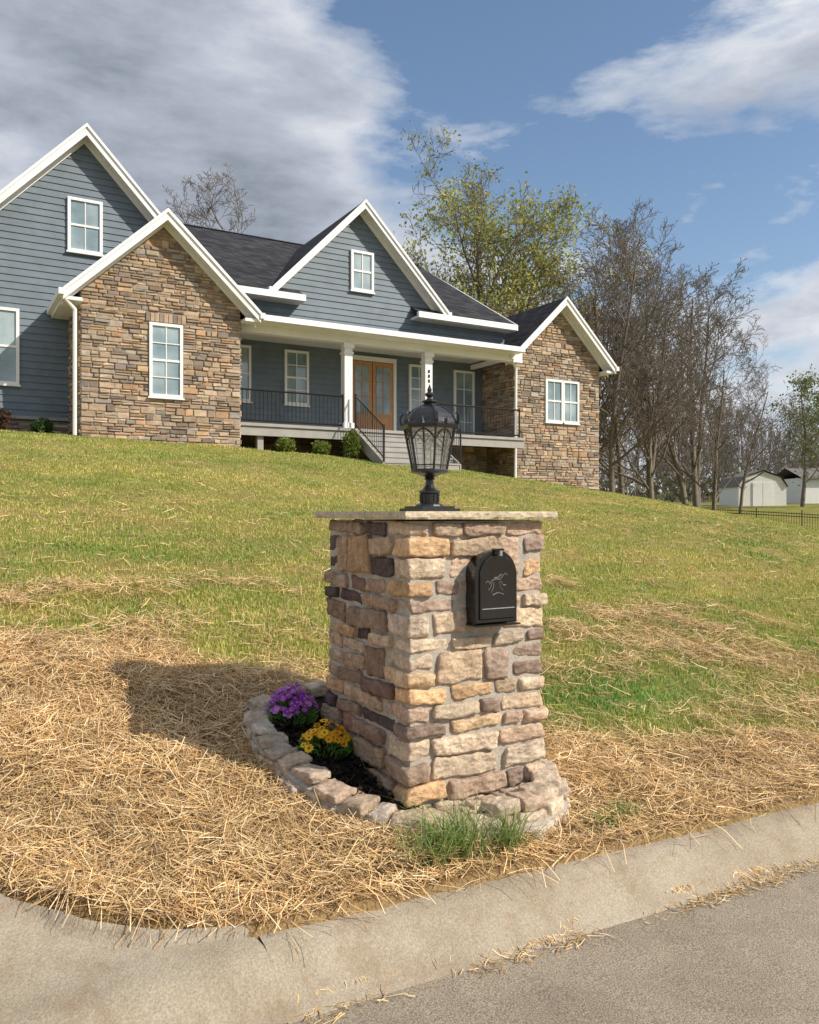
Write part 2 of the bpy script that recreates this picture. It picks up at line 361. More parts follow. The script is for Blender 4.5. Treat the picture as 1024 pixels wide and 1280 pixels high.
# ------------------------------------------------------------------ mailbox pillar
U0,U1,W0,W1=1.84,2.61,3.19,4.08
pillar=empty('stone_mailbox_pillar')
mb=MB()
mb.box(U0+.012,U1-.012,W0+.012,W1-.012,-1.55,-.042,'mortar'); mb.build('mortar_core',pillar)
mb=MB()
MBX=(2.12,2.41,-.54,-.17)
z=-1.49; zt=-.042; G=.014
hs=[]; last=0
while z<zt-.03:
    h=random.choice([.070,.08,.095,.11,.13,.16,.20,.22]); 
    if h>.14 and last>.14: h=.08
    last=h
    if zt-(z+h)<.055: h=zt-z
    hs.append((z,h)); z+=h
D=.08
for ri,(z,h) in enumerate(hs):
    zc=z+h/2; hz=h/2-G/2
    fl=.02*max(0,(-1.1-z)/.4)
    cl={}
    for ci,(cx,cy,sx,sy) in enumerate([(U0,W0,1,1),(U1,W0,-1,1),(U0,W1,1,-1),(U1,W1,-1,-1)]):
        long=(ri+ci)%2
        la=random.uniform(.20,.30) if long else random.uniform(.11,.16)
        lb=random.uniform(.11,.16) if long else random.uniform(.19,.28)
        cl[ci]=(la,lb)
        parts=[(z,h)]
        if h>.12: k=random.uniform(.42,.58); parts=[(z,h*k),(z+h*k,h*(1-k))]
        for zz,hh in parts:
            pr=random.uniform(-.004,.026)+fl; l1=la*random.uniform(.85,1.0); l2=lb*random.uniform(.85,1.0)
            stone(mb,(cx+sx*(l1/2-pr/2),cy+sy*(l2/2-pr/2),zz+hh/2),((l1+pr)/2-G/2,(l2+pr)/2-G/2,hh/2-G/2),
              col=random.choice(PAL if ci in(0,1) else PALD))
    def run(a,b):
        out=[];x=a
        while x<b-.01:
            w=random.uniform(.13,.36) if h<.1 else random.uniform(.18,.38)
            if b-(x+w)<.10: w=b-x
            out.append((x,w)); x+=w
        return out
    def face(seg,place,pal):
        for x,w in seg:
            pr=random.uniform(-.006,.018)+fl
            if h>.11 and random.random()<.42:
                k=random.uniform(.4,.6)
                for zz,hh in ((z,h*k),(z+h*k,h*(1-k))):
                    place(x,w,zz+hh/2,hh/2-G/2,random.uniform(-.006,.018)+fl,pal)
            else: place(x,w,zc,hz,pr,pal)
    def pf(x,w,zc,hz,pr,pal):
        if MBX[0]-.0<x+w/2<MBX[1] and MBX[2]<zc<MBX[3]: pr=-.010
        stone(mb,(x+w/2,W0+D/2-pr,zc),(w/2-G/2,D/2,hz),col=random.choice(pal))
    def pl(x,w,zc,hz,pr,pal): stone(mb,(U0+D/2-pr,x+w/2,zc),(D/2,w/2-G/2,hz),col=random.choice(pal))
    def pb(x,w,zc,hz,pr,pal): stone(mb,(x+w/2,W1-D/2+pr,zc),(w/2-G/2,D/2,hz),col=random.choice(pal),res=.5)
    def pr_(x,w,zc,hz,pr,pal): stone(mb,(U1-D/2+pr,x+w/2,zc),(D/2,w/2-G/2,hz),col=random.choice(pal),res=.5)
    face(run(U0+cl[0][0],U1-cl[1][0]),pf,PAL)
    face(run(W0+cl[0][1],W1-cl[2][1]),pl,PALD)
    face(run(U0+cl[2][0],U1-cl[3][0]),pb,PAL)
    face(run(W0+cl[1][1],W1-cl[3][1]),pr_,PAL)
mb.build('stones',pillar,smooth=True)
# cap
mb=MB(); tv,tf=cube_tpl(60,62,4)
vs=[]
for p in tv:
    x=p[0]*.435;y=p[1]*.50;zz=p[2]*.018
    e=max(abs(p[0]),abs(p[1]))
    if abs(p[2])>.9 and e>.99: x*=.992;y*=.992
    if e>.99:
        nn=mnoise.noise_vector(Vector((x*9,y*9,zz*14)))+mnoise.noise_vector(Vector((x*40,y*40,zz*60)))*.7
        x+=nn.x*.009;y+=nn.y*.009
    vs.append(((U0+U1)/2+x,(W0+W1)/2+y,-.015+zz))
mb.add(vs,tf,'cap_stone'); mb.build('capstone',pillar)

# planter ring
RING=[(2.70,3.38),(2.66,3.15),(2.54,3.00),(2.34,2.92),(2.12,2.91),(1.90,2.95),(1.71,3.08),(1.57,3.31),(1.49,3.60),(1.45,3.92),(1.47,4.20),(1.58,4.42),(1.78,4.54),(2.1,4.58),(2.45,4.50),(2.66,4.25),(2.74,3.95),(2.73,3.65)]
def resample(pts,step):
    out=[];n=len(pts)
    P=[Vector((*p,0)) for p in pts]; seg=[]
    for i in range(n): 
        a,b_=P[i],P[(i+1)%n]; L=(b_-a).length; seg.append((a,b_,L))
    tot=sum(s[2] for s in seg); d=0
    while d<tot-.06:
        w=random.uniform(step*.6,step*1.5); t=d+w/2; a0=0
        for a,b_,L in seg:
            if a0+L>=t: q=a.lerp(b_,(t-a0)/L); dr=(b_-a).normalized(); break
            a0+=L
        out.append((q.x,q.y,math.atan2(dr.y,dr.x),w)); d+=w
    return out
def inpoly(u,v,poly):
    u=np.asarray(u);v=np.asarray(v);r=np.zeros(u.shape,bool);n=len(poly)
    for i in range(n):
        x1,y1=poly[i];x2,y2=poly[(i+1)%n]
        if y1==y2: continue
        c=((y1>v)!=(y2>v))&(u<(x2-x1)*(v-y1)/(y2-y1)+x1); r^=c
    return r
ring=empty('stone_planter_border')
mb=MB()
RC=[(.57,.48,.38),(.52,.44,.35),(.58,.49,.38),(.46,.385,.31),(.54,.43,.32),(.50,.44,.37),(.45,.35,.27)]
for layer,(zo,inset,hh,step) in enumerate([(.010,0,.038,.15),(.078,.022,.027,.13),(.132,.055,.028,.13)]):
    for x,y,a,w in resample(RING,step):
        nx,ny=-math.sin(a),math.cos(a)
        if not inpoly(np.array([x+nx*.05]),np.array([y+ny*.05]),RING)[0]: nx,ny=-nx,-ny
        if layer==1 and random.random()<.06 and y>3.3: continue
        if layer==2 and not (x>2.15 and y<3.7): continue
        xx=x+nx*(inset+random.uniform(-.012,.012)); yy=y+ny*(inset+random.uniform(-.012,.012))
        stone(mb,(xx,yy,Tz(x,y)+zo),(max(.03,w/2-.007),random.uniform(.055,.075),hh+random.uniform(-.006,.008)),col=random.choice(RC),yaw=a+random.uniform(-.12,.12),amp=.0065,bev=.008)
mb.build('border_stones',ring,smooth=True)
mb=MB()
for i in range(len(RING)):
    (x1,y1),(x2,y2)=RING[i],RING[(i+1)%len(RING)]
    cx,cy=2.1,3.75
    def ins(x,y,k): 
        d=Vector((cx-x,cy-y)); d.normalize(); return (x+d.x*k,y+d.y*k)
    a=ins(x1,y1,-.048);b_=ins(x2,y2,-.048);c=ins(x2,y2,.07);d=ins(x1,y1,.07)
    z1,z2=Tz(x1,y1),Tz(x2,y2)
    mb.hexa([(*a,z1-.1),(*b_,z2-.1),(*c,z2-.1),(*d,z1-.1)],[(*a,z1+.058),(*b_,z2+.058),(*c,z2+.095),(*d,z1+.095)],'mortar')
mb.build('border_mortar',ring)
mb=MB()
mb.hexa([(1.82,3.00,-1.6),(2.58,2.98,-1.6),(2.66,3.6,-1.6),(1.82,3.3,-1.6)],[(1.82,3.00,-1.39),(2.58,2.98,-1.37),(2.66,3.6,-1.28),(1.82,3.3,-1.33)],'mortar')
for i in range(11):
    x=1.84+i*.073+random.uniform(-.012,.012)
    stone(mb,(x,3.085+random.uniform(-.012,.012),-1.385+.05*(x-1.8)+random.uniform(-.008,.012)),(.036+random.random()*.014,.06,.038),col=random.choice(RC),amp=.007,yaw=random.uniform(-.25,.25))
mb.build('skirt_stones',ring,smooth=True)
# mulch
mb=MB()
xs=np.arange(1.35,2.86,.05); ys=np.arange(2.9,4.66,.05); vid={}; vs=[];fs=[]
inner=[( (x-2.1)*.93+2.1,(y-3.75)*.93+3.75) for x,y in RING]
for i,x in enumerate(xs):
    for j,y in enumerate(ys):
        if inpoly(np.array([x]),np.array([y]),inner)[0]:
            vid[(i,j)]=len(vs); vs.append((x,y,Tz(x,y)+.055+.03*mnoise.noise(Vector((x*14,y*14,0)))))
for (i,j) in list(vid):
    q=[(i,j),(i+1,j),(i+1,j+1),(i,j+1)]
    if all(k in vid for k in q): fs.append(tuple(vid[k] for k in q))
mb.add(vs,fs,'mulch')
for _ in range(2600):
    x=random.uniform(1.45,1.86);y=random.uniform(3.1,4.5)
    if not inpoly(np.array([x]),np.array([y]),inner)[0]: continue
    c=Vector((x,y,Tz(x,y)+.065+random.uniform(-.01,.03))); d=Vector((random.gauss(0,1),random.gauss(0,1),random.gauss(0,.4))).normalized()*random.uniform(.01,.035)
    e=d.cross(Vector((random.gauss(0,1),random.gauss(0,1),random.gauss(0,1)))).normalized()*random.uniform(.003,.008)
    mb.add([tuple(c-d-e),tuple(c+d-e),tuple(c+d+e),tuple(c-d+e)],[(0,1,2,3)],'mulch')
mb.build('mulch_bed',fixn=False)

# mailbox
mail=empty('mailbox')
mb=MB(); mc,mw,zb,zs=2.265,.112,-.510,-.298
def arch(k,n=20,off=0):
    w=mw*k+off; r=[(mc-w,zb-off)]
    for i in range(n+1):
        t=math.pi-math.pi*i/n; r.append((mc+w*math.cos(t),zs+w*1.0*math.sin(t)))
    r.append((mc+w,zb-off)); return r
def extr(off,v0,v1,mat,bev=.006):
    A=arch(1,off=off);B=arch(1,off=off-bev); n=len(A)
    vs=[(x,v0,z) for x,z in A]+[(x,v1+bev,z) for x,z in A]+[(x,v1,z) for x,z in B]
    fs=[(i,(i+1)%n,n+(i+1)%n,n+i) for i in range(n)]+[(n+i,n+(i+1)%n,2*n+(i+1)%n,2*n+i) for i in range(n)]+[tuple(range(2*n,3*n))]
    mb.add(vs,fs,mat)
extr(0,3.30,3.115,'mailbox_black'); extr(.009,3.140,3.108,'mailbox_black'); extr(-.012,3.11,3.098,'mailbox_black',.004)
mb.box(mc-.092,mc+.092,3.093,3.102,-.450,-.4465,'silver_mark')
mb.box(mc-.122,mc+.122,3.085,3.20,-.529,-.521,'mailbox_black')
mb.box(mc-.018,mc+.018,3.075,3.125,-.180,-.170,'mailbox_black'); mb.bar((mc,3.078,-.179),(mc,3.078,-.203),.008,'silver_mark',8)
st=[[(-.062,-.335),(-.045,-.318),(-.02,-.312),(.012,-.314),(.034,-.298),(.05,-.286),(.066,-.296)],[(-.04,-.322),(-.055,-.35),(-.072,-.362)],[(-.03,-.325),(-.035,-.352),(-.05,-.372)],[(.015,-.32),(.035,-.342),(.055,-.342)],[(.008,-.322),(.015,-.35),(.032,-.366)],[(.03,-.296),(.018,-.29),(.004,-.298)],[(-.055,-.33),(-.075,-.318),(-.088,-.328)],[(-.03,-.306),(.0,-.305),(.026,-.290)],[(-.04,-.385),(0,-.375),(.04,-.385)]]
for s in st:
    for a,b_ in zip(s[:-1],s[1:]): mb.bar((mc+a[0]*.8,3.098,a[1]),(mc+b_[0]*.8,3.098,b_[1]),.0026,'emblem_metal',5)
mb.build('mailbox_body',mail)

# lantern
lamp=empty('post_lantern'); lx,ly,lz=(U0+U1)/2,(W0+W1)/2+.01,.004
mb=MB(); K='black_metal'
mb.box(lx-.115,lx+.115,ly-.115,ly+.115,lz,lz+.014,K)
mb.box(lx-.095,lx+.095,ly-.095,ly+.095,lz+.0145,lz+.026,K)
mb.lathe(lx,ly,[(.075,lz+.026),(.072,lz+.034),(.045,lz+.045),(.048,lz+.09),(.055,lz+.095),(.055,lz+.105),(.04,lz+.112),(.032,lz+.12),(.022,lz+.135),(.020,lz+.16),(.03,lz+.168),(.022,lz+.175),(.04,lz+.185),(.085,lz+.197),(.098,lz+.203),(.098,lz+.212),(.06,lz+.216)],24,K)
for i in range(12):
    t=i*math.pi/6; mb.bar((lx+.047*math.cos(t),ly+.047*math.sin(t),lz+.045),(lx+.049*math.cos(t),ly+.049*math.sin(t),lz+.09),.004,K,5)
n=6; rb,rt=.092,.138; z0,z1=lz+.212,lz+.435; r0=math.radians(12)
def cor(i,k): 
    t=r0+i*2*math.pi/n; r=rb+(rt-rb)*k; return Vector((lx+r*math.cos(t),ly+r*math.sin(t),z0+(z1-z0)*k))
mg=MB()
for i in range(n):
    mb.bar(cor(i,0),cor(i,1),.0065,K,6)
    mb.bar(cor(i,0),cor(i+1,0),.007,K,6); mb.bar(cor(i,1),cor(i+1,1),.009,K,6)
    mb.bar(cor(i,.12),cor(i+1,.12),.003,K,5)
    m0=cor(i,0).lerp(cor(i+1,0),.5); m1=cor(i,1).lerp(cor(i+1,1),.5); mb.bar(m0,m1,.003,K,5)
    prev=None
    for j in range(9):
        s=j/8; k=.68+.26*math.sin(math.pi*s); p=cor(i,k).lerp(cor(i+1,k),s)
        if prev: mb.bar(prev,p,.004,K,5)
        prev=p
    q=[cor(i,0),cor(i+1,0),cor(i+1,1),cor(i,1)]
    c=Vector((lx,ly,0)); q=[Vector((c.x+(p.x-c.x)*.97,c.y+(p.y-c.y)*.97,p.z)) for p in q]
    mg.add([tuple(p) for p in q],[(0,1,2,3)],'lantern_glass')
    t=r0+i*2*math.pi/n; o=Vector((math.cos(t),math.sin(t),0)); c=Vector((lx,ly,0)); prev=None
    for (r,zz,w) in [(.140,.440,.008),(.158,.462,.009),(.160,.492,.007),(.148,.510,.005),(.138,.503,.003)]:
        p=c+o*r+Vector((0,0,lz+zz))
        if prev is not None: mb.bar(prev[0],p,prev[1],K,6,r2=w)
        prev=(p,w)
    t2=t+math.pi/n; o2=Vector((math.cos(t2),math.sin(t2),0)); b0=c+o2*.128+Vector((0,0,lz+.448)); b1=c+o2*.130+Vector((0,0,lz+.485))
    mb.bar(b0,b1,.014,K,6,r2=.002)
mb.lathe(lx,ly,[(.12,lz+.425),(.150,lz+.437),(.154,lz+.447),(.143,lz+.458),(.135,lz+.478),(.118,lz+.505),(.092,lz+.528),(.06,lz+.545),(.035,lz+.553),(.03,lz+.562),(.044,lz+.568),(.044,lz+.574),(.022,lz+.582)],6,K,rot=r0)
for i in range(6):
    t=r0+i*math.pi/3; pr=[(.143,.458),(.135,.478),(.118,.505),(.092,.528),(.06,.545),(.035,.553)]
    for a,b_ in zip(pr[:-1],pr[1:]): mb.bar((lx+a[0]*math.cos(t),ly+a[0]*math.sin(t),lz+a[1]),(lx+b_[0]*math.cos(t),ly+b_[0]*math.sin(t),lz+b_[1]),.005,K,5)
mb.lathe(lx,ly,[(.018,lz+.58),(.012,lz+.592),(.024,lz+.605),(.024,lz+.612),(.010,lz+.622),(.013,lz+.632),(.001,lz+.662)],12,K)
for i in range(3):
    t=i*2.1+.4; x=lx+.028*math.cos(t);y=ly+.028*math.sin(t)
    mb.bar((x,y,lz+.215),(x,y,lz+.30),.009,'candle',8); mb.lathe(x,y,[(.007,lz+.30),(.013,lz+.32),(.010,lz+.335),(.001,lz+.36)],8,'candle')
mb.build('lantern_frame',lamp); mg.build('lantern_panes',lamp,fixn=False)

# ------------------------------------------------------------------ house
house=empty('stone_and_siding_house')
sid=MB();stn=MB();trm=MB();roof=MB();win=MB();por=MB();rail=MB()
def siding(fr,fn,z0,z1,course=.17):
    O,e,nn=[Vector(x) for x in fr]; z=z0
    while z<z1-.005:
        zz=min(z+course,z1)
        a0,a1=fn(z); b0,b1=fn(zz)
        if a1-a0>.02:
            b1=max(b1,b0+.001)
            P=lambda a,h,d: tuple(O+e*a+nn*d+Vector((0,0,h)))
            sid.add([P(a0,z,.028),P(a1,z,.028),P(b1,zz,.006),P(b0,zz,.006),P(a0,z,0),P(a1,z,0)],[(0,1,2,3),(0,4,5,1)],'siding')
        z=zz
FPAL=[(.40,.31,.225),(.44,.35,.25),(.37,.285,.21),(.46,.36,.26),(.34,.27,.21),(.31,.245,.19),(.41,.355,.285),(.46,.37,.27),(.26,.205,.165),(.42,.28,.18),(.36,.31,.26),(.33,.30,.27),(.23,.19,.165),(.44,.32,.21)]
def stonewall(fr,ints,z0,z1):
    O,e,nn=[Vector(x) for x in fr]; z=z0
    while z<z1:
        h=random.choice([.07,.08,.10,.12,.15,.18]); 
        for a0,a1 in ints(z+h/2):
            x=a0
            while x<a1-.01:
                w=random.uniform(.12,.40)
                if a1-(x+w)<.1: w=a1-x
                hh=[(z,h)]
                if h>.11 and random.random()<.45: kk=random.uniform(.4,.6); hh=[(z,h*kk),(z+h*kk,h*(1-kk))]
                for zb_,hb in hh:
                    pr=random.uniform(.010,.055); vs=[]
                    tu=[0,.02/w,1-.02/w,1];tw=[0,.018/hb,1-.018/hb,1]
                    for j in range(4):
                        for i in range(4):
                            edge_=i in(0,3) or j in(0,3)
                            a=x+.005+tu[i]*(w-.01)+random.uniform(-.010,.010); q=zb_+.004+tw[j]*(hb-.008)+random.uniform(-.009,.009)
                            vs.append(tuple(O+e*a+nn*(.003 if edge_ else pr+random.uniform(-.010,.010))+Vector((0,0,q))))
                    fs=[(j*4+i,j*4+i+1,j*4+i+5,j*4+i+4) for j in range(3) for i in range(3)]
                    c=random.choice(FPAL); k=random.uniform(.78,1.22)
                    stn.add(vs,fs,'stone_far',tuple(t*k for t in c))
                x+=w
        z+=h
def window(u0,u1,v,z0,z1,cols=2,rows=2,fw=.07,sash=True):
    d=v-.06
    win.box(u0+.01,u1-.01,v-.015,v,z0+.01,z1-.01,'window_glass')
    trm.box(u0-.0,u0+fw,d,v+.02,z0,z1,'trim_white'); trm.box(u1-fw,u1,d,v+.02,z0,z1,'trim_white')
    trm.box(u0+fw,u1-fw,d,v+.02,z0,z0+fw,'trim_white'); trm.box(u0+fw,u1-fw,d,v+.02,z1-fw,z1,'trim_white')
    for i in range(1,cols):
        x=u0+fw+(u1-u0-2*fw)*i/cols; trm.box(x-.011,x+.011,v-.035,v-.010,z0+fw,z1-fw,'trim_white')
    for i in range(1,rows):
        y=z0+fw+(z1-z0-2*fw)*i/rows; w=.026 if (sash and i*2==rows) else .010
        trm.box(u0+fw,u1-fw,v-.042,v-.011,y-w,y+w,'trim_white')
    trm.box(u0-.03,u1+.03,d-.02,v-.002,z0-.04,z0-.001,'trim_white')
def cutints(base,rects):
    def f(z):
        a,b_=base(z)
        if b_-a<.05: return []
        L=[(a,b_)]
        for (x0,x1,y0,y1) in rects:
            if y0<z<y1:
                M=[]
                for p,q in L:
                    if x1<=p or x0>=q: M.append((p,q))
                    else:
                        if x0-p>.02: M.append((p,x0))
                        if q-x1>.02: M.append((x1,q))
                L=M
        return L
    return f
def gable_roof(uc,half,zp,sl,vf,vb,vw,thick=.14,rake=.24,frieze=.17):
    ze=zp-sl*half
    for s in(-1,1):
        e=(uc+s*half,ze); 
        roof.hexa([(e[0],vf,ze),(uc,vf,zp),(uc,vb,zp),(e[0],vb,ze)],[(e[0],vf,ze-thick*.6),(uc,vf,zp-thick*.6),(uc,vb,zp-thick*.6),(e[0],vb,ze-thick*.6)],'shingles')
        for (va,vb_,t0,t1) in ((vf-.045,vf-.003,-.02,-.02-rake),(vf-.085,vf-.047,.004,-.085)):
            trm.hexa([(e[0]-s*0,va,ze+t1),(uc,va,zp+t1),(uc,va,zp+t0),(e[0],va,ze+t0)],[(e[0],vb_,ze+t1),(uc,vb_,zp+t1),(uc,vb_,zp+t0),(e[0],vb_,ze+t0)],'trim_white')
        trm.hexa([(e[0],vf,ze-.09),(uc,vf,zp-.09),(uc,vw-.001,zp-.09),(e[0],vw-.001,ze-.09)],[(e[0],vf,ze-.13),(uc,vf,zp-.13),(uc,vw-.001,zp-.13),(e[0],vw-.001,ze-.13)],'trim_white')
        trm.hexa([(e[0],vw-.07,ze-.14-frieze),(uc,vw-.07,zp-.14-frieze),(uc,vw-.07,zp-.131),(e[0],vw-.07,ze-.131)],[(e[0],vw-.03,ze-.14-frieze),(uc,vw-.03,zp-.14-frieze),(uc,vw-.03,zp-.131),(e[0],vw-.03,ze-.131)],'trim_white')
        x0,x1=(e[0]-.10,e[0]+.02) if s<0 else (e[0]-.02,e[0]+.10)
        trm.box(x0,x1,vf-.09,vb-.3,ze-.16,ze-.02,'trim_white')
    return ze
# --- left stone gable  v=20
uc,hf,zp,sl=4.72,2.29,7.15,.945
ze=gable_roof(uc,hf,zp,sl,19.6,25,20.0)
A0,A1=2.85,6.62
def gfn(z): 
    k=(zp-.14-z)/sl; return (max(A0,uc-k),min(A1,uc+k))
R1=(4.375,5.17,2.75,4.52)
stn.add([(A0,20,1.2),(A1,20,1.2),(A1,20,zp-.14-sl*(A1-uc)),(uc,20,zp-.14),(A0,20,zp-.14-sl*(uc-A0))],[(0,1,2,3,4)],'mortar_far')
stn.add([(A0,20,1.2),(A0,21.8,1.2),(A0,21.8,5.2),(A0,20,5.2)],[(0,1,2,3)],'mortar_far'); stn.add([(A1,20,1.2),(A1,22.7,1.2),(A1,22.7,5.2),(A1,20,5.2)],[(0,1,2,3)],'mortar_far')
LN=(4.30,5.25,4.52,4.76)
stonewall(((0,20,0),(1,0,0),(0,-1,0)),cutints(gfn,[R1,LN]),1.25,zp-.2)
for i in range(9):
    x=4.30+i*.1056; k=random.uniform(.75,1.1); c=random.choice(FPAL); stn.hexa([(x+.006,19.95,4.55),(x+.098,19.95,4.55),(x+.098,19.95,4.75),(x+.006,19.95,4.75)],[(x+.006,20,4.55),(x+.098,20,4.55),(x+.098,20,4.75),(x+.006,20,4.75)],'stone_far',tuple(t*k for t in c))
stonewall(((A0,20,0),(0,1,0),(-1,0,0)),lambda z:[(0,1.8)],1.25,4.8)
stonewall(((A1,20,0),(0,1,0),(1,0,0)),lambda z:[(0,2.6)],1.25,4.8)
window(*R1[:2],20.0-.02,*R1[2:],cols=2,rows=4)
for x0,x1 in((2.43,2.84),(6.63,7.01)):
    trm.box(x0,x1,19.62,21.75 if x0<3 else 19.99,ze-.24,ze-.165,'trim_white')
trm.bar((2.42,19.62,ze-.16),(2.70,19.78,ze-.42),.045,'trim_white',8); trm.bar((2.70,19.78,ze-.40),(2.72,19.95,1.75),.045,'trim_white',8)
# --- blue gable v=21.8
uc2,hf2,zp2,sl2=3.19,4.0,9.53,1.07
ze2=gable_roof(uc2,hf2,zp2,sl2,21.4,33.5,21.8,rake=.26,frieze=.2)
def gfn2(z):
    k=(zp2-.14-z)/sl2; return (max(-.5,uc2-k),min(6.85,uc2+k))
sid.add([(-.5,21.8,1.4),(6.85,21.8,1.4),(6.85,21.8,5.3),(uc2,21.8,zp2-.15),(-.5,21.8,5.3)],[(0,1,2,3,4)],'siding')
siding(((0,21.8,0),(1,0,0),(0,-1,0)),gfn2,2.30,zp2-.3)
stn.add([(-.5,21.79,1.2),(A0,21.79,1.2),(A0,21.79,2.2),(-.5,21.79,2.2)],[(0,1,2,3)],'mortar_far')
stonewall(((0,21.78,0),(1,0,0),(0,-1,0)),lambda z:[(-.5,A0)],1.3,2.12)
trm.box(-.5,A0,21.70,21.78,2.24,2.31,'deck_gray')
siding(((-.5,33,0),(0,-1,0),(-1,0,0)),lambda z:(0,11.2),1.6,5.2)
sid.add([(-.5,21.8,1.2),(-.5,33,1.2),(-.5,33,5.3),(-.5,21.8,5.3)],[(0,1,2,3)],'siding')
window(2.80,3.62,21.77,6.46,7.80,cols=2,rows=2); window(.85,1.72,21.77,3.05,4.88,cols=2,rows=2)
# --- main roof
me0,me1,mz,ms=20.9,27.0,5.95,.574; zr=mz+ms*(me1-me0)
def mzf(v): return mz+ms*(v-me0)
UE=15.95
def slabq(pts,t,mat): roof.hexa(pts,[(x,y,z-t) for x,y,z in pts],mat)
slabq([(6.4,21.36,mzf(21.36)),(UE,21.36,mzf(21.36)),(UE,me1,zr),(3.2,me1,zr)],.1,'shingles')
slabq([(6.53,me0,mz),(8.72,me0,mz),(8.72,21.358,mzf(21.358)),(6.4,21.358,mzf(21.358))],.1,'shingles')
slabq([(12.35,me0,mz),(UE,me0,mz),(UE,21.358,mzf(21.358)),(12.35,21.358,mzf(21.358))],.1,'shingles')
slabq([(3.2,me1,zr),(UE,me1,zr),(UE,33.2,zr-ms*6.2),(3.2,33.2,zr-ms*6.2)],.1,'shingles')
for x0,x1 in((6.56,8.74),(12.33,UE+.02)):
    trm.box(x0,x1,me0-.11,me0+.01,mz-.19,mz-.015,'trim_white'); trm.box(x0,x1,me0+.012,21.29,mz-.20,mz-.13,'trim_white')
trm.hexa([(UE,me0-.1,mz-.2),(UE,me1,zr-.22),(UE,me1,zr-.02),(UE,me0-.1,mz-.02)],[(UE+.04,me0-.1,mz-.2),(UE+.04,me1,zr-.22),(UE+.04,me1,zr-.02),(UE+.04,me0-.1,mz-.02)],'trim_white')
sid.add([(15.8,21.3,4.8),(15.8,33,4.8),(15.8,33,5.8),(15.8,me1,zr-.15),(15.8,21.3,5.9)],[(0,1,2,3,4)],'siding')
roof.hexa([(3.2,me1-.13,zr-.04),(UE,me1-.13,zr-.04),(UE,me1,zr+.03),(3.2,me1,zr+.03)],[(3.2,me1+.13,zr-.04),(UE,me1+.13,zr-.04),(UE,me1+.001,zr+.02),(3.2,me1+.001,zr+.02)],'shingles')
# --- centre gable v=21.3
uc3,hf3,zp3,sl3=10.6,2.80,8.91,1.02
gable_roof(uc3,hf3,zp3,sl3,20.9,26.2,21.3,rake=.22,frieze=.15)
def gfn3(z):
    if z<6.0: return (6.62,15.8)
    k=(zp3-.14-z)/sl3; return (uc3-k,uc3+k)
sid.add([(6.62,21.3,5.1),(15.8,21.3,5.1),(15.8,21.3,5.9),(uc3+2.75,21.3,5.95),(uc3,21.3,zp3-.16),(uc3-2.75,21.3,5.95),(6.62,21.3,5.9)],[(0,1,2,3,4,5,6)],'siding')
siding(((0,21.3,0),(1,0,0),(0,-1,0)),gfn3,5.3,5.98); siding(((0,21.3,0),(1,0,0),(0,-1,0)),gfn3,6.0,zp3-.3)
window(10.32,11.05,21.27,6.39,7.55,cols=2,rows=2)
# --- porch
PU0,PU1=6.65,15.85
roof.hexa([(7.02,19.9,5.00),(15.5,19.9,5.00),(15.5,21.29,5.28),(7.02,21.29,5.28)],[(7.02,19.9,4.96),(15.5,19.9,4.96),(15.5,21.29,5.20),(7.02,21.29,5.20)],'shingles')
trm.box(7.02,15.5,19.80,19.90,4.86,5.005,'trim_white'); trm.box(7.02,15.5,19.902,20.40,4.86,4.90,'trim_white')
trm.box(PU0,PU1,20.40,20.66,4.66,4.955,'trim_white')
trm.box(PU0,PU1,21.24,21.295,5.20,5.33,'trim_white')
por.box(PU0,PU1,20.66,22.6,4.93,4.96,'porch_ceiling')
por.box(PU0,PU1,20.25,22.6,2.22,2.30,'deck_gray'); por.box(PU0,PU1,20.30,20.38,1.98,2.215,'deck_gray')
siding(((0,22.6,0),(1,0,0),(0,-1,0)),lambda z:(PU0,PU1),2.3,4.93)
sid.add([(PU0,22.61,1.0),(PU1,22.61,1.0),(PU1,22.61,5.0),(PU0,22.61,5.0)],[(0,1,2,3)],'siding')
stn.add([(PU0,22.3,.4),(PU1,22.3,.4),(PU1,22.3,2.2),(PU0,22.3,2.2)],[(0,1,2,3)],'mortar_far')
stonewall(((0,22.3,0),(1,0,0),(0,-1,0)),lambda z:[(PU0,PU1)],.5,2.1)
for x in (7.3,9.83,12.4): por.box(x-.08,x+.08,20.4,20.56,.6,2.2,'deck_gray')
for x in (9.83,12.42):
    trm.box(x-.12,x+.12,20.38,20.62,2.3,4.66,'trim_white'); trm.box(x-.16,x+.16,20.34,20.66,2.3,2.46,'trim_white'); trm.box(x-.16,x+.16,20.34,20.397,4.52,4.66,'trim_white')
    trm.box(x-.145,x+.145,20.355,20.645,4.36,4.42,'trim_white')
for i in range(3): por.box(12.39,12.45,20.365,20.379,4.05-i*.14,4.14-i*.14,'black_metal')
window(7.0,7.78,22.57,3.15,4.75,2,2); window(8.80,9.56,22.57,3.15,4.75,2,4); window(13.0,13.75,22.57,3.15,4.70,2,4)
window(14.70,15.50,22.57,2.36,4.66,2,4)
trm.box(10.85,10.95,22.50,22.59,2.3,4.80,'trim_white'); trm.box(12.42,12.52,22.50,22.59,2.3,4.80,'trim_white'); trm.box(10.951,12.419,22.50,22.59,4.66,4.80,'trim_white')
for a,b_ in((10.96,11.67),(11.70,12.41)):
    win.box(a,b_,22.54,22.58,2.34,4.64,'door_wood'); 
    win.box(a+.12,b_-.12,22.52,22.539,3.05,4.5,'window_glass')
    x=(a+b_)/2; win.box(x-.012,x+.012,22.505,22.519,3.05,4.5,'door_wood')
    for zz in(3.55,4.02): win.box(a+.12,b_-.12,22.506,22.518,zz-.012,zz+.012,'door_wood')
    win.box(a+.13,b_-.13,22.515,22.539,2.5,2.95,'door_wood')
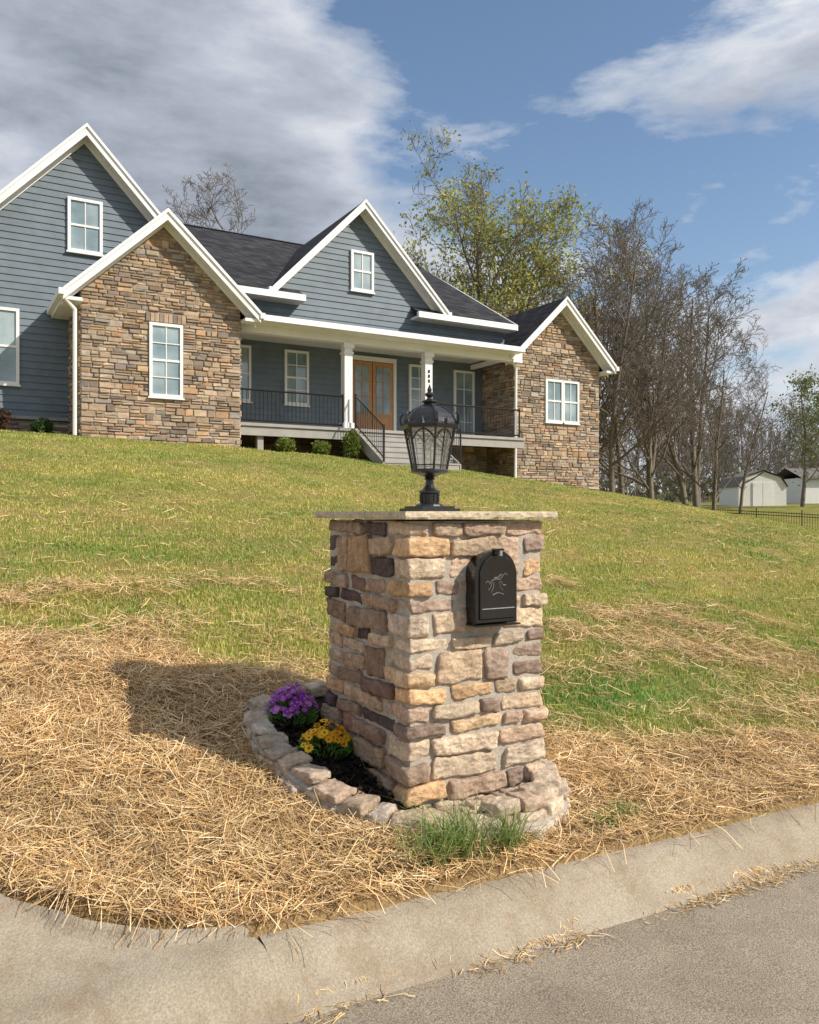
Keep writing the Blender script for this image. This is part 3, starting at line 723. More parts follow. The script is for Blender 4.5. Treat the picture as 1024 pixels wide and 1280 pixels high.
def railing(p,q,step=.11,h=.88):
    p=Vector(p);q=Vector(q);L=(q-p).length
    for dz in(.09,h): rail.bar(p+Vector((0,0,dz)),q+Vector((0,0,dz)),.024,'black_metal',4)
    n=int(L/step)
    for i in range(n+1):
        c=p.lerp(q,i/n); rail.bar(c+Vector((0,0,.09)),c+Vector((0,0,h)),.009,'black_metal',4)
    for c in(p,q): rail.bar(c,c+Vector((0,0,h+.06)),.032,'black_metal',4)
railing((6.72,20.46,2.3),(9.68,20.46,2.3)); railing((12.58,20.46,2.3),(15.78,20.46,2.3))
NS=6; rs=.165; tr=.28
for i in range(NS):
    zt_=2.3-rs*(i+1); vf=20.25-tr*(i+1)
    por.box(9.98,12.3,vf-.02,vf+tr-.002,zt_-.045,zt_,'deck_gray'); por.box(10.0,12.28,vf+.001,vf+.03,max(zt_-rs,.7)-.02,zt_-.046,'deck_gray')
for x in(9.96,12.32):
    por.hexa([(x-.02,20.24,2.28),(x+.02,20.24,2.28),(x+.02,20.24,1.9),(x-.02,20.24,1.9)],[(x-.02,20.24-tr*NS,2.28-rs*NS),(x+.02,20.24-tr*NS,2.28-rs*NS),(x+.02,20.24-tr*NS,1.0),(x-.02,20.24-tr*NS,1.0)],'deck_gray')
    railing((x,20.22,2.3),(x,20.25-tr*NS,2.3-rs*NS),.12)
# --- right stone gable v=20.8
uc4,hf4,zp4,sl4=17.62,2.15,6.95,.955
ze4=gable_roof(uc4,hf4,zp4,sl4,20.4,29,20.8)
B0,B1=15.88,19.40
def gfn4(z):
    k=(zp4-.14-z)/sl4; return (max(B0,uc4-k),min(B1,uc4+k))
R4=(17.06,18.47,2.92,4.31)
stn.add([(B0,20.8,.2),(B1,20.8,.2),(B1,20.8,zp4-.14-sl4*(B1-uc4)),(uc4,20.8,zp4-.14),(B0,20.8,zp4-.14-sl4*(uc4-B0))],[(0,1,2,3,4)],'mortar_far')
stn.add([(B0,20.8,.2),(B0,22.7,.2),(B0,22.7,5),(B0,20.8,5)],[(0,1,2,3)],'mortar_far'); stn.add([(B1,20.8,.0),(B1,28.5,.0),(B1,28.5,5),(B1,20.8,5)],[(0,1,2,3)],'mortar_far')
stonewall(((0,20.8,0),(1,0,0),(0,-1,0)),cutints(gfn4,[R4]),.15,zp4-.2)
stonewall(((B0,20.8,0),(0,1,0),(-1,0,0)),lambda z:[(0,1.8)],.3,4.85)
stonewall(((B1,20.8,0),(0,1,0),(1,0,0)),lambda z:[(0,7.7)],.1,4.85)
window(R4[0],(R4[0]+R4[1])/2+.02,20.78,*R4[2:],2,2); window((R4[0]+R4[1])/2-.02+.03,R4[1],20.78,*R4[2:],2,2)
for x0,x1 in((15.48,15.87),(19.41,19.76)): trm.box(x0,x1,20.42,20.79 if x0<17 else 28,ze4-.24,ze4-.165,'trim_white')
trm.bar((15.45,20.42,ze4-.15),(15.80,20.66,ze4-.38),.045,'trim_white',8); trm.bar((15.80,20.66,ze4-.36),(15.80,20.70,.85),.045,'trim_white',8)
sid.add([(-.5,33,1),(15.8,33,1),(15.8,33,5.6),(-.5,33,5.6)],[(0,1,2,3)],'siding'); stn.add([(15.8,28.5,.2),(19.4,28.5,.2),(19.4,28.5,5),(17.6,28.5,6.8),(15.8,28.5,5)],[(0,1,2,3,4)],'mortar_far')
for mbx,nm in((sid,'siding_walls'),(stn,'stone_walls'),(trm,'white_trim'),(roof,'shingle_roof'),(win,'windows_and_doors'),(por,'porch_floor_and_steps'),(rail,'porch_railing')):
    mbx.build(nm,house,fixn=nm not in('stone_walls','siding_walls'))

# ------------------------------------------------------------------ trees
def tubes(segs,k=5):
    A=np.array([s[0] for s in segs]);B=np.array([s[1] for s in segs]);R0=np.array([s[2] for s in segs]);R1=np.array([s[3] for s in segs])
    D=B-A;L=np.linalg.norm(D,axis=1,keepdims=True)+1e-9;D/=L
    ref=np.where(np.abs(D[:,2:3])>.9,np.array([[1,0,0.]]),np.array([[0,0,1.]]))
    X=np.cross(D,ref);X/=np.linalg.norm(X,axis=1,keepdims=True);Y=np.cross(D,X)
    B=B+D*R1[:,None]*.3
    n=len(segs);V=np.zeros((n,2,k,3))
    for i in range(k):
        t=2*math.pi*i/k; o=X*math.cos(t)+Y*math.sin(t)
        V[:,0,i]=A+o*R0[:,None];V[:,1,i]=B+o*R1[:,None]
    base=(np.arange(n)*2*k)[:,None];F=[]
    for i in range(k):
        j=(i+1)%k; F.append(np.concatenate([base+i,base+j,base+k+j,base+k+i],1))
    return V.reshape(-1,3),np.stack(F,1).reshape(-1,4)
def grow_tree(seed,H,r0,first=.3,kids=(13,7,5,3),up=.10,ang=(30,55),lean=0,llen=.42,nleader=1,minr=.006,taper=.62):
    rg=random.Random(seed); segs=[];tips=[]
    def jit(d,a): 
        v=d+Vector((rg.gauss(0,a),rg.gauss(0,a),rg.gauss(0,a))); v.normalize(); return v
    def br(p,d,L,r,lev):
        n=(9,7,5,3,2)[lev]; pts=[(p,r)]; rend=r*(.2 if lev==0 else .3)
        for i in range(n):
            d=jit(d,(.06,.13,.18,.2,.2)[lev]); d=(d+Vector((0,0,up if lev>0 else .05))).normalized()
            p=p+d*(L/n); rr=r+(rend-r)*(i+1)/n; pts.append((p,rr))
            segs.append((tuple(pts[-2][0]),tuple(p),max(pts[-2][1],minr),max(rr,minr)))
        if lev>=3: tips.append((tuple(p),lev))
        if lev==4 or lev>=len(kids): return
        for c in range(kids[lev]):
            f0=first if lev==0 else .22
            f=f0+(1-f0)*(c+rg.random())/kids[lev]; x=f*n;i=min(int(x),n-1);t=x-i
            q=pts[i][0].lerp(pts[i+1][0],t);rq=pts[i][1]+(pts[i+1][1]-pts[i][1])*t
            ax=(pts[i+1][0]-pts[i][0]).normalized()
            s=ax.cross(Vector((rg.gauss(0,1),rg.gauss(0,1),rg.gauss(0,1)))).normalized()
            a=math.radians(rg.uniform(*ang))
            dd=ax*math.cos(a)+s*math.sin(a)
            if lev==0: l=H*llen*(1.05-taper*(f-f0)/(1-f0))*rg.uniform(.75,1.1)
            else: l=L*rg.uniform(.38,.58)*(1.1-.45*f)
            br(q,dd,l,rq*rg.uniform(.40,.58),lev+1)
    for k in range(nleader):
        d=Vector((lean+rg.gauss(0,.06)+(k*.22 if nleader>1 else 0)-(.11*(nleader-1)),rg.gauss(0,.06),1)).normalized()
        br(Vector((k*r0*.8,0,-.3)),d,H*(.92-.07*k),r0*(1-.15*k),0)
    return segs,tips
def leaves(tips,per,size,spread,cols,seed,clump=False):
    rg=np.random.RandomState(seed); P=np.array([t[0] for t in tips]); 
    if isinstance(per,float):
        if clump: 
            kk=fbm(P[:,0]*.5+P[:,1]*.4+20,P[:,2]*.5+20,27,3); pk=per*np.clip((kk-.28)*3.2,.25,1.3); P=P[rg.rand(len(P))<pk]
        else: P=P[rg.rand(len(P))<per]
        per=4
    P=np.repeat(P,per,axis=0)
    P=P+rg.normal(0,spread,P.shape); n=len(P)
    a=rg.normal(0,1,(n,3));a/=np.linalg.norm(a,axis=1,keepdims=True); b_=np.cross(a,rg.normal(0,1,(n,3)));b_/=np.linalg.norm(b_,axis=1,keepdims=True)
    s=(size*rg.uniform(.5,1.3,n))[:,None]; a=a*s;b_=b_*s*.6
    V=np.stack([P-a,P+b_,P+a,P-b_],1).reshape(-1,3); F=np.arange(4*n).reshape(n,4)
    cols=np.array(cols); ci=rg.randint(0,len(cols),n); c=cols[ci]*rg.uniform(.7,1.25,(n,1))
    if clump:
        k=fbm(P[:,0]*.45+P[:,1]*.3+40,P[:,2]*.45+40,17,3)[:,None]; c=c*(.6+.9*k)
    return V,F,np.repeat(c,4,axis=0)
def cam2w(R,Fd): th=math.radians(30); return R*math.cos(th)+Fd*math.sin(th), -R*math.sin(th)+Fd*math.cos(th)
def tree_obj(name,wood,leafd,u,v,sc=1,rot=0,szz=1):
    e=empty(name); e.location=(u,v,Tz(u,v)); e.rotation_euler=(0,0,rot); e.scale=(sc,sc,sc*szz)
    o=bpy.data.objects.new('trunk_and_limbs',wood); scene.collection.objects.link(o); o.parent=e
    if leafd: o=bpy.data.objects.new('foliage',leafd); scene.collection.objects.link(o); o.parent=e
def mesh_only(name,V,F,C,mat,smooth=False):
    o=fastmesh(name,V,F,C,mat,smooth=smooth); me=o.data; bpy.data.objects.remove(o); return me
GRN=[(.42,.43,.08),(.34,.38,.07),(.50,.48,.12),(.26,.30,.06),(.45,.41,.11)]
sg,tp=grow_tree(11,16.0,.36,first=.22,kids=(17,8,6,3),ang=(30,58),llen=.44,nleader=2,up=.07,minr=.011,taper=.42)
V,F=tubes(sg,4); wood_a=mesh_only('leafing_wood',V,F,None,'bark',True)
V,F,C=leaves(tp,.90,.088,.24,GRN,3,True); leaf_a=mesh_only('leafing_foliage',V,F,C,'leaf')
tree_obj('leafing_tree',wood_a,leaf_a,23.1,31.9,.94,.4,1.02)
V,F,C=leaves(tp,.24,.075,.22,[(.44,.42,.12),(.38,.38,.10),(.46,.40,.16)],9,True); leaf_b=mesh_only('budding_foliage',V,F,C,'leaf')
bares=[]
for s,H,r,nl,ll in((21,15.0,.22,2,.36),(33,15.0,.20,1,.40),(45,14,.19,1,.46)):
    sg,tp=grow_tree(s,H,r,first=.20,kids=(17,8,6,3),ang=(30,60),llen=ll,nleader=nl,up=.07,minr=.0105,taper=.5)
    V,F=tubes(sg,4); bares.append(mesh_only('bare_wood',V,F,None,'bark',True))
for (px,Fd,i,sc,rot) in((764,36,1,.84,.3),(782,41,2,.94,1.9),(815,37,0,.80,1.0),(893,44,2,.70,2.6),(862,44,1,1.0,5.1),(925,54,1,.60,.9),(872,50,0,1.02,.4)):
    u,v=cam2w((px-512)/1024*Fd,Fd); tree_obj('bare_tree',bares[i],None,u,v,sc,rot)
u,v=cam2w((735-512)/1024*42,42); tree_obj('budding_tree',wood_a,leaf_b,u,v,.86,3.9)
u,v=cam2w((215-512)/1024*42,42); tree_obj('bare_tree',bares[1],None,u,v,1.02,2.2)
u,v=cam2w((440-512)/1024*46,46); tree_obj('leafing_tree',wood_a,leaf_a,u,v,.84,5.4,.97)
sg,tp=grow_tree(61,9.6,.18,first=.2,kids=(12,6,4,2),ang=(25,50),llen=.42)
V,F=tubes(sg,4); w2=mesh_only('young_wood',V,F,None,'bark',True); V,F,C=leaves(tp,3,.10,.25,[(.20,.24,.09),(.26,.28,.12),(.15,.19,.07)],5); l2=mesh_only('young_foliage',V,F,C,'leaf')
for px,Fd,sc,r in((1003,58,.95,1),(1040,56,.9,3)): 
    u,v=cam2w((px-512)/1024*Fd,Fd); tree_obj('young_tree',w2,l2,u,v,sc,r)
# distant woods as one object
sg,tp=grow_tree(71,11,.14,first=.15,kids=(11,6,4),ang=(25,55),llen=.42,minr=.026); TV,TF=tubes(sg,3)
Vs=[];Fs=[];o=0;rg=np.random.RandomState(4)
for i in range(120):
    a=math.radians(rg.uniform(6,35)); Fd=rg.uniform(88,150); R=Fd*math.tan(a); u,v=cam2w(R,Fd); s=rg.uniform(.5,1.15)*(Fd/105); t=rg.uniform(0,6.28)
    Q=TV*s; x=Q[:,0]*math.cos(t)-Q[:,1]*math.sin(t)+u; y=Q[:,0]*math.sin(t)+Q[:,1]*math.cos(t)+v
    Vs.append(np.stack([x,y,Q[:,2]+Tz(u,v)],1)); Fs.append(TF+o); o+=len(TV)
wood=empty('distant_woods')
fastmesh('distant_trunks',np.concatenate(Vs),np.concatenate(Fs),None,'bark_far',parent=wood)
P=[]
for i in range(420):
    a=math.radians(rg.uniform(-35,36)); Fd=rg.uniform(95,150); R=Fd*math.tan(a); u,v=cam2w(R,Fd); P.append(((u,v,Tz(u,v)+rg.uniform(.3,3.2)),4))
V,F,C=leaves(P,60,.32,1.3,[(.17,.14,.10),(.19,.16,.115),(.14,.15,.07),(.20,.20,.09),(.12,.10,.08)],8)
fastmesh('distant_brush',V,F,C,'leaf',parent=wood)
def shrub(name,u,v,w,h,cols,n=500,seed=1):
    rg=np.random.RandomState(seed); z0=Tz(u,v)
    d=rg.normal(0,1,(n,3));d/=np.linalg.norm(d,axis=1,keepdims=True); r=rg.uniform(.55,1.0,(n,1))*(1+.15*np.sin(d[:,:1]*7+seed))
    P=d*r*np.array([w/2,w/2,h/2])+np.array([u,v,z0+h*.5])
    V,F,C=leaves([(tuple(p),4) for p in P],3,.035,.03,cols,seed); fastmesh(name,V,F,C,'leaf')
BX=[(.05,.10,.025),(.08,.14,.04),(.11,.17,.05)]; YG=[(.20,.26,.04),(.26,.29,.06),(.14,.20,.04)]
shrub('shrub',2.15,21.0,.42,.34,BX,500,2); shrub('shrub',1.2,21.2,.6,.6,[(.12,.05,.04),(.09,.065,.04)],500,3)
shrub('shrub',7.75,19.8,.5,.36,YG,500,4); shrub('shrub',8.75,19.8,.5,.34,YG,500,5); shrub('shrub',9.6,19.7,.48,.72,YG,700,6)
for px,Fd,s_,c_ in((912,44,.95,BX),(878,46,.7,[(.20,.08,.05),(.15,.08,.05)]),(955,43,.8,[(.08,.07,.06),(.05,.05,.05)])):
    u,v=cam2w((px-512)/1024*Fd,Fd); shrub('shrub',u,v,s_,s_*1.05,c_,500,int(px))  # shrub shapes standing in for furniture and rocks by the fence

# ------------------------------------------------------------------ far right: fence, shed, neighbour house
fe=MB(); pA=cam2w((795-512)/1024*50,50); pB=cam2w((1085-512)/1024*42,42)
nf=int(math.hypot(pB[0]-pA[0],pB[1]-pA[1])/.13); prev=None
for i in range(nf+1):
    t=i/nf; u=pA[0]+(pB[0]-pA[0])*t; v=pA[1]+(pB[1]-pA[1])*t; z=Tz(u,v)
    big=i%18==0
    fe.bar((u,v,z),(u,v,z+(1.4 if big else 1.25)),.035 if big else .013,'black_metal',4)
    if big:
        if prev: 
            for dz in(.2,1.05,1.2): fe.bar((prev[0],prev[1],prev[2]+dz),(u,v,z+dz),.020,'black_metal',4)
        prev=(u,v,z)
fe.build('black_metal_fence')
sh=empty('barn_shed'); s=MB(); su,sv=cam2w((943-512)/1024*64,64); sz=Tz(su,sv)
def rotp(cx,cy,z0,a,pts): return [(cx+x*math.cos(a)-y*math.sin(a),cy+x*math.sin(a)+y*math.cos(a),z0+z) for x,y,z in pts]
pr=[(-1.8,0),(-1.8,1.7),(-1.35,2.35),(0,2.8),(1.35,2.35),(1.8,1.7),(1.8,0)]
A=rotp(su,sv,sz-.2,-.55,[(x,-1.6,z) for x,z in pr]);B=rotp(su,sv,sz-.2,-.55,[(x,2.6,z) for x,z in pr])
s.add(A+B,[tuple(range(7)),tuple(range(13,6,-1)),(0,7,8,1),(5,12,13,6)],'shed_wall')
pr2=[(-1.9,1.62),(-1.42,2.42),(0,2.9),(1.42,2.42),(1.9,1.62)]
A=rotp(su,sv,sz-.2,-.55,[(x,-1.75,z) for x,z in pr2]);B=rotp(su,sv,sz-.2,-.55,[(x,2.75,z) for x,z in pr2])
s.add(A+B,[(i,i+1,i+6,i+5) for i in range(4)],'shed_roof')
for x in(-.75,.02):
    a=rotp(su,sv,sz-.2,-.55,[(x,-1.66,.15),(x+.73,-1.66,.15),(x+.73,-1.66,1.95),(x,-1.66,1.95)]);b_=rotp(su,sv,sz-.2,-.55,[(x,-1.61,.15),(x+.73,-1.61,.15),(x+.73,-1.61,1.95),(x,-1.61,1.95)])
    s.hexa(a,b_,'trim_white')
s.build('shed_body',sh,fixn=False)
nh=empty('neighbor_house'); s=MB(); hu,hv=cam2w((1052-512)/1024*76,76); hz=Tz(hu,hv); an=-.5
s.hexa(rotp(hu,hv,hz-.3,an,[(-5,-3,0),(5,-3,0),(5,3,0),(-5,3,0)]),rotp(hu,hv,hz-.3,an,[(-5,-3,2.5),(5,-3,2.5),(5,3,2.5),(-5,3,2.5)]),'shed_wall')
s.add(rotp(hu,hv,hz-.3,an,[(-5.3,-3.4,2.4),(5.3,-3.4,2.4),(5.3,0,3.5),(-5.3,0,3.5),(5.3,3.4,2.4),(-5.3,3.4,2.4)]),[(0,1,2,3),(3,2,4,5)],'shed_roof')
for x in(-3,0,3): s.hexa(rotp(hu,hv,hz-.3,an,[(x-.5,-3.05,1),(x+.5,-3.05,1),(x+.5,-3.05,2),(x-.5,-3.05,2)]),rotp(hu,hv,hz-.3,an,[(x-.5,-3.01,1),(x+.5,-3.01,1),(x+.5,-3.01,2),(x-.5,-3.01,2)]),'window_glass')
s.build('house_body',nh,fixn=False)

# ------------------------------------------------------------------ straw & grass
def strands(n,ulo,uhi,vlo,vhi,maskf,Lr,w,seed,zr=.035,cols=None):
    rg=np.random.RandomState(seed); u=rg.uniform(ulo,uhi,n);v=rg.uniform(vlo,vhi,n)
    k=rg.rand(n)<maskf(u,v); k&=~inpoly(u,v,RING); u=u[k];v=v[k];n=len(u)
    L=rg.uniform(*Lr,n);a=rg.uniform(0,2*np.pi,n)+0.0; bend=rg.normal(0,.5,n)
    dx=np.cos(a);dy=np.sin(a); dx2=np.cos(a+bend);dy2=np.sin(a+bend)
    pts=np.zeros((n,3,2)); pts[:,1]=np.stack([u,v],1); pts[:,0]=pts[:,1]-np.stack([dx,dy],1)*L[:,None]/2; pts[:,2]=pts[:,1]+np.stack([dx2,dy2],1)*L[:,None]/2
    zoff=rg.rand(n)**1.3*zr; tilt=rg.normal(0,.10,n)*L
    Z=np.stack([T(pts[:,i,0],np.maximum(pts[:,i,1],2.70)) for i in range(3)],1)
    dv=np.clip(2.62-pts[:,:,1],0,1); Z=np.where(pts[:,:,1]<2.74,np.maximum(Z,-1.435-.03*(pts[:,:,0]-1))-dv*1.1,Z)
    mound=(fbm(u*2.3,v*2.3,55)-.35)*.10
    Z=Z+zoff[:,None]+.006+np.clip(mound,0,1)[:,None]*(v>2.8)[:,None]; Z[:,0]-=tilt;Z[:,2]+=tilt; Z=np.maximum(Z,Z.mean(1,keepdims=True)-.03)
    ww=w*rg.uniform(.6,1.4,n); px=-dy*ww;py=dx*ww
    roll=rg.uniform(-.8,.8,n)*ww
    V=np.zeros((n,3,2,3))
    for i in range(3):
        for s,sg_ in((0,-1),(1,1)):
            V[:,i,s,0]=pts[:,i,0]+sg_*px;V[:,i,s,1]=pts[:,i,1]+sg_*py;V[:,i,s,2]=Z[:,i]+sg_*roll
    b0=(np.arange(n)*6)[:,None]
    F=np.concatenate([b0+[0,1,3,2],b0+[2,3,5,4]],1).reshape(-1,4)
    cols=np.array(cols); c=cols[rg.randint(0,len(cols),n)]*rg.uniform(.7,1.2,(n,1))
    c=c*(.72+.5*fbm(u*3,v*3,63)[:,None]); c=c*np.where(rg.rand(n)<zoff/zr+.35,1,.62)[:,None]  # strands low in the mat mostly darkened: depth shade put into their colour
    return V.reshape(-1,3),F,np.repeat(c,6,axis=0)
SC=[(.80,.55,.27),(.71,.475,.21),(.84,.62,.34),(.58,.35,.145),(.76,.50,.22),(.90,.70,.42),(.43,.255,.11)]
def core(u,v): 
    s=straw(u,v); e=edge(v)
    return np.where((v>2.70)&(u>e+.03),s**1.3,np.where((v>2.60)&(u>1.0),.08,0))
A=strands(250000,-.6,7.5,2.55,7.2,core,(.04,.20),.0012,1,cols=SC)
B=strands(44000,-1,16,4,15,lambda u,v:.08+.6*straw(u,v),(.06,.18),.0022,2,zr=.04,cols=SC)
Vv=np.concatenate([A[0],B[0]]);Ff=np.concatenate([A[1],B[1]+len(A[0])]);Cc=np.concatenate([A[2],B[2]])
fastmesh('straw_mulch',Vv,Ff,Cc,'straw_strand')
Vd,Fd_,Cd=strands(9000,1,8,2.34,2.50,lambda u,v:fbm(u*2,v*0,77)**3*1.8,(.02,.09),.0014,5,cols=SC)
Vd[:,2]=roadz(Vd[:,0])+.006+np.random.rand(len(Vd))*.004+np.clip(Vd[:,1]-2.44,0,1)*.6; fastmesh('loose_straw',Vd,Fd_,Cd,'straw_strand')
def blades(u,v,h,w,cols,seed,lean=.5):
    rg=np.random.RandomState(seed); n=len(u); z=T(u,v); a=rg.uniform(0,2*np.pi,n); la=rg.uniform(0,2*np.pi,n); l=h*rg.uniform(0,lean,n)
    dx=np.cos(a)*w;dy=np.sin(a)*w; ox=np.cos(la)*l;oy=np.sin(la)*l
    V=np.zeros((n,5,3)); 
    V[:,0]=np.stack([u-dx,v-dy,z-.01],1);V[:,1]=np.stack([u+dx,v+dy,z-.01],1)
    V[:,2]=np.stack([u-dx*.8+ox*.4,v-dy*.8+oy*.4,z+h*.6],1);V[:,3]=np.stack([u+dx*.8+ox*.4,v+dy*.8+oy*.4,z+h*.6],1)
    V[:,4]=np.stack([u+ox,v+oy,z+h*(1-.2*l/np.maximum(h,1e-4))],1)
    b0=(np.arange(n)*5)[:,None]; F=np.concatenate([b0+[0,1,3],b0+[0,3,2],b0+[2,3,4]],1).reshape(-1,3)
    cols=np.array(cols); c=cols[rg.randint(0,len(cols),n)]*rg.uniform(.75,1.25,(n,1))
    return V.reshape(-1,3),F,np.repeat(c,5,axis=0)
GC=[(.29,.37,.06),(.37,.43,.08),(.46,.48,.12),(.21,.30,.05),(.54,.51,.18),(.63,.54,.25)]
rg=np.random.RandomState(12); n=430000
r=np.exp(rg.uniform(np.log(3.8),np.log(36),n)); a=rg.uniform(math.radians(-32),math.radians(33),n)+0
R=r*np.sin(a);Fd=r*np.cos(a); th=math.radians(30); u=R*math.cos(th)+Fd*math.sin(th); v=-R*math.sin(th)+Fd*math.cos(th)
s=straw(u,v); k=(v>2.8)&(rg.rand(n)<(1-s*.95))&~((v>19.9)&(u<19.5)&(u>2.8))&~((v>21.7)&(u<19.5))&~inpoly(u,v,RING)
e=edge(v); k&=u>e+.05
u=u[k];v=v[k];r=r[k]; clump=fbm(u*2.2,v*2.2,66)
h=rg.uniform(.016,.040,len(u))*(.5+1.0*clump); w=.0015+.00036*r
gv_,gf_,gc_=blades(u,v,h,w,GC,1)
tint=np.repeat(fbm(u*.35,v*.8,91,3)*.5+fbm(u*1.6,v*2.6,95,3)*.5,5)[:,None]; gc_=gc_*(1+(tint-.5)*np.array([2.2,1.1,1.9]))
lush=np.repeat(np.exp(-(((u-4.2)/1.4)**2+((v-4.2)/.5)**2)),5)[:,None]; gc_=gc_*(1-lush*np.array([.60,.24,.4]))
fastmesh('grass',gv_,gf_,np.clip(gc_,0.01,1),'leaf')
def tuft(name,pts,n,h,seed,lean=1.3):
    rg=np.random.RandomState(seed); U=[];W=[]
    for (x,y,s) in pts: U.append(rg.normal(x,s,n));W.append(rg.normal(y,s*.6,n))
    u=np.concatenate(U);v=np.concatenate(W); hh=h*rg.uniform(.35,1.1,len(u))
    fastmesh(name,*blades(u,v,hh,np.full(len(u),.0022),[(.17,.28,.06),(.24,.37,.09),(.34,.46,.16),(.10,.18,.04),(.42,.42,.20)],seed,lean=lean),'leaf')
tuft('grass_tuft',[(1.74,2.84,.05),(1.84,2.84,.035),(1.92,2.83,.04)],130,.27,5,1.5)
tuft('grass_tuft',[(2.12,2.82,.03)],150,.23,6,1.4)
tuft('grass_tuft',[(2.68,2.84,.04),(2.85,2.88,.05)],170,.10,7)

# ------------------------------------------------------------------ flowers
def flowers(name,cx,cy,w,h,nb,pet,ctr,seed,npet=5,pr=.014,elong=1.0):
    rg=random.Random(seed); z0=Tz(cx,cy)+.06; mb=MB()
    for i in range(520):
        a=rg.uniform(0,6.28);r=w/2*math.sqrt(rg.random()); p=Vector((cx+r*math.cos(a),cy+r*math.sin(a),z0+rg.uniform(0,h*.75)*(1-.5*(r/(w/2))**2)))
        d=Vector((math.cos(a),math.sin(a),rg.uniform(.2,1.5))).normalized()*rg.uniform(.015,.03); s=d.cross(Vector((rg.gauss(0,1),rg.gauss(0,1),rg.gauss(0,1)))).normalized()*.006
        c=rg.choice([(.12,.25,.05),(.17,.30,.07),(.07,.14,.03)])
        mb.add([tuple(p-d),tuple(p+s),tuple(p+d),tuple(p-s)],[(0,1,2,3)],'petal',c)
    for i in range(nb):
        a=rg.uniform(0,6.28);q=math.sqrt(rg.random());r=w/2*q; p=Vector((cx+r*math.cos(a),cy+r*math.sin(a),z0+h*(1-.55*q*q)*rg.uniform(.80,1.08)))
        nrm=Vector((math.cos(a)*q*.9,math.sin(a)*q*.9-.25,1)).normalized(); nrm=(nrm+Vector((rg.gauss(0,.2),rg.gauss(0,.2),0))).normalized()
        x=nrm.cross(Vector((0,1,.1))).normalized();y=nrm.cross(x); c=rg.choice(pet); R=pr*rg.uniform(.8,1.2)
        for k in range(npet):
            t=6.283*k/npet; d=x*math.cos(t)+y*math.sin(t); s=(-x*math.sin(t)+y*math.cos(t))*R*.5*(5/npet)*1.1
            mb.add([tuple(p+d*R*.15),tuple(p+d*R*.7+s+nrm*.002),tuple(p+d*R*elong),tuple(p+d*R*.7-s+nrm*.002)],[(0,1,2,3)],'petal',c)
        mb.lathe(p.x,p.y,[(R*.25,p.z),(R*.2,p.z+.004),(.0005,p.z+.006)],6,'petal'); 
        for j in range(len(mb.c)-18,len(mb.c)): mb.c[j]=(*ctr,1)
    mb.build(name,fixn=False)
flowers('purple_flowers',1.67,4.17,.27,.21,130,[(.36,.05,.48),(.48,.10,.62),(.26,.03,.40),(.58,.20,.68)],(.6,.5,.05),3,5,.018)
flowers('yellow_flowers',1.70,3.80,.27,.16,56,[(.85,.50,.02),(.90,.58,.03),(.80,.40,.02)],(.25,.10,.01),4,9,.021,1.1)

# ------------------------------------------------------------------ sky
w=bpy.data.worlds.new('World'); scene.world=w; w.use_nodes=True; nt=w.node_tree
bg=nt.nodes['Background']; bg.inputs[1].default_value=.145
sunv=Vector((.64,-.77,0)).normalized(); el=math.radians(37)
sky=N(nt,'ShaderNodeTexSky',sky_type='NISHITA'); sky.sun_disc=False; sky.sun_elevation=el; sky.sun_rotation=math.atan2(sunv.x,sunv.y); sky.air_density=1.1; sky.dust_density=.8; sky.ozone_density=2
tc=N(nt,'ShaderNodeTexCoord').outputs['Generated']
sx=N(nt,'ShaderNodeSeparateXYZ'); nt.links.new(tc,sx.inputs[0])
def M(op,a,b_=None,c=None):
    m=N(nt,'ShaderNodeMath',operation=op)
    for i,x in enumerate((a,b_,c)):
        if x is None: continue
        if isinstance(x,(int,float)): m.inputs[i].default_value=x
        else: nt.links.new(x,m.inputs[i])
    return m.outputs[0]
zc=M('ADD',M('MAXIMUM',sx.outputs[2],0),.40)
cb=N(nt,'ShaderNodeCombineXYZ'); nt.links.new(M('DIVIDE',sx.outputs[0],zc),cb.inputs[0]); nt.links.new(M('DIVIDE',sx.outputs[1],zc),cb.inputs[1]); nt.links.new(M('MULTIPLY',sx.outputs[2],3.0),cb.inputs[2])
def cloudn(scale,det,rough,off,dist=0):
    mp=N(nt,'ShaderNodeMapping'); mp.inputs['Location'].default_value=off; nt.links.new(cb.outputs[0],mp.inputs[0])
    n=noise_tex(nt,scale,det,rough,mp.outputs[0]); n.inputs['Distortion'].default_value=dist; return n.outputs[0]
n1=cloudn(2.1,12,.56,(3.1,1.7,0),.15); n2=cloudn(5.5,10,.60,(7,2,1),.1); n3=cloudn(2.3,9,.56,(1,9,4),.1)
def blob(d,k):
    vd=N(nt,'ShaderNodeVectorMath',operation='DOT_PRODUCT'); nt.links.new(tc,vd.inputs[0]); vd.inputs[1].default_value=Vector(d).normalized()
    mr=N(nt,'ShaderNodeMapRange'); mr.interpolation_type='SMOOTHSTEP'; nt.links.new(vd.outputs['Value'],mr.inputs[0]); mr.inputs[1].default_value=k; mr.inputs[2].default_value=1; return mr.outputs[0]
bl=blob((.205,.885,.40),.90)          # broad grey bank above the left wing
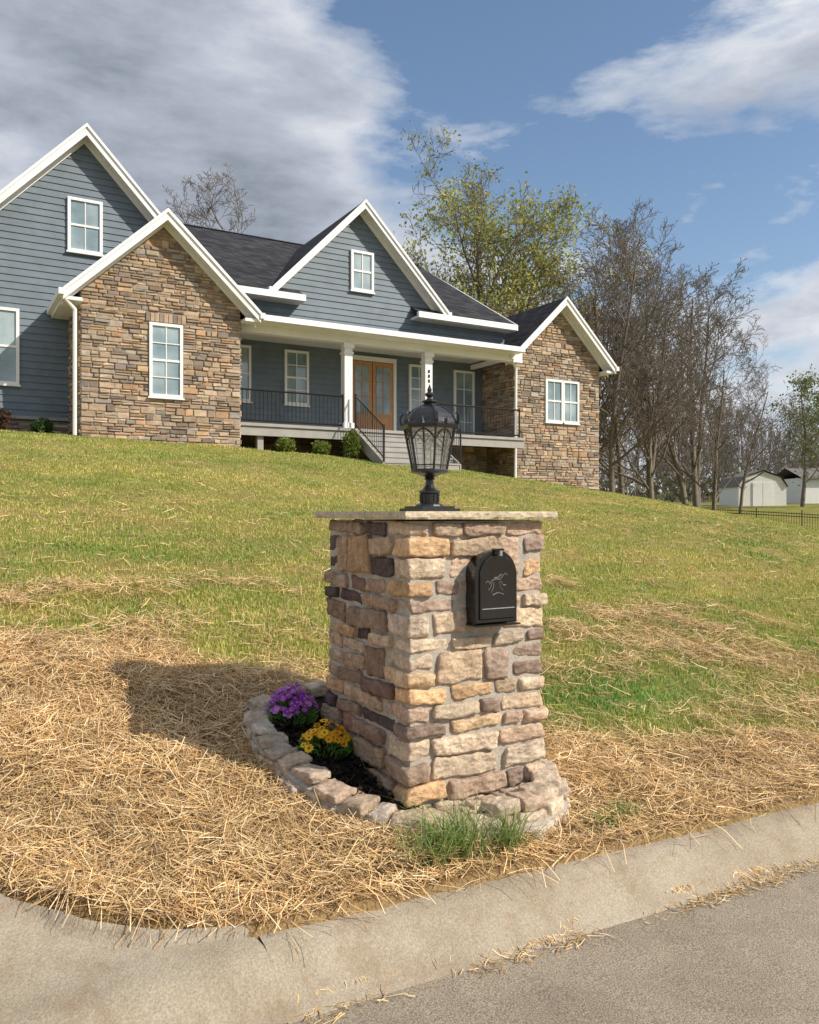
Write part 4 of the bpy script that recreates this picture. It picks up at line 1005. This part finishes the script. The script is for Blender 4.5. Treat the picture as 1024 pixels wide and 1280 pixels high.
g1_=blob((.448,.896,.600),.978); g2_=blob((.60,.80,.49),.972); g3_=blob((.85,.55,.40),.988)   # clear gaps
bias=M('ADD',M('MULTIPLY',bl,.15),M('ADD',M('MULTIPLY',g1_,-.13),M('ADD',M('MULTIPLY',g2_,-.085),M('MULTIPLY',g3_,-.05))))
dens=M('ADD',M('ADD',M('MULTIPLY',n1,.72),M('MULTIPLY',n2,.28)),bias)
hz=N(nt,'ShaderNodeMapRange'); nt.links.new(sx.outputs[2],hz.inputs[0]); hz.inputs[1].default_value=0;hz.inputs[2].default_value=.34;hz.inputs[3].default_value=.13;hz.inputs[4].default_value=.028
dens=M('ADD',dens,hz.outputs[0])
mask=ramp(nt,dens,.455,.56,(0,0,0),(1,1,1))
core_=M('ADD',M('MULTIPLY',n3,.50),M('ADD',M('MULTIPLY',dens,.42),M('ADD',M('MULTIPLY',n2,.10),M('MULTIPLY',bl,.05))))
thick=ramp(nt,core_,.475,.70,(5.8,5.95,6.2),(1.8,2.05,2.5))
e=thick.color_ramp.elements.new(.585); e.color=(3.5,3.8,4.4,1)
mixs=mixc(nt,sky.outputs[0],thick.outputs[0],fac=mask.outputs[0])
nt.links.new(mixs,bg.inputs[0])
sd=bpy.data.lights.new('sun','SUN'); sd.energy=5.0; sd.angle=math.radians(.5); sd.color=(1,.92,.80)
so=bpy.data.objects.new('sun',sd); scene.collection.objects.link(so)
d=Vector((sunv.x*math.cos(el),sunv.y*math.cos(el),math.sin(el))); so.rotation_euler=(-d).to_track_quat('-Z','Y').to_euler()
# ------------------------------------------------------------------ camera
cd=bpy.data.cameras.new('camera'); cd.sensor_fit='HORIZONTAL'; cd.sensor_width=24; cd.lens=24; cd.clip_end=2000; cd.clip_start=.05
co=bpy.data.objects.new('camera',cd); scene.collection.objects.link(co); co.location=(0,0,0); co.rotation_euler=(math.radians(90),0,math.radians(-30)); scene.camera=co
scene.view_settings.view_transform='Standard'; scene.view_settings.look='None'; scene.view_settings.exposure=0
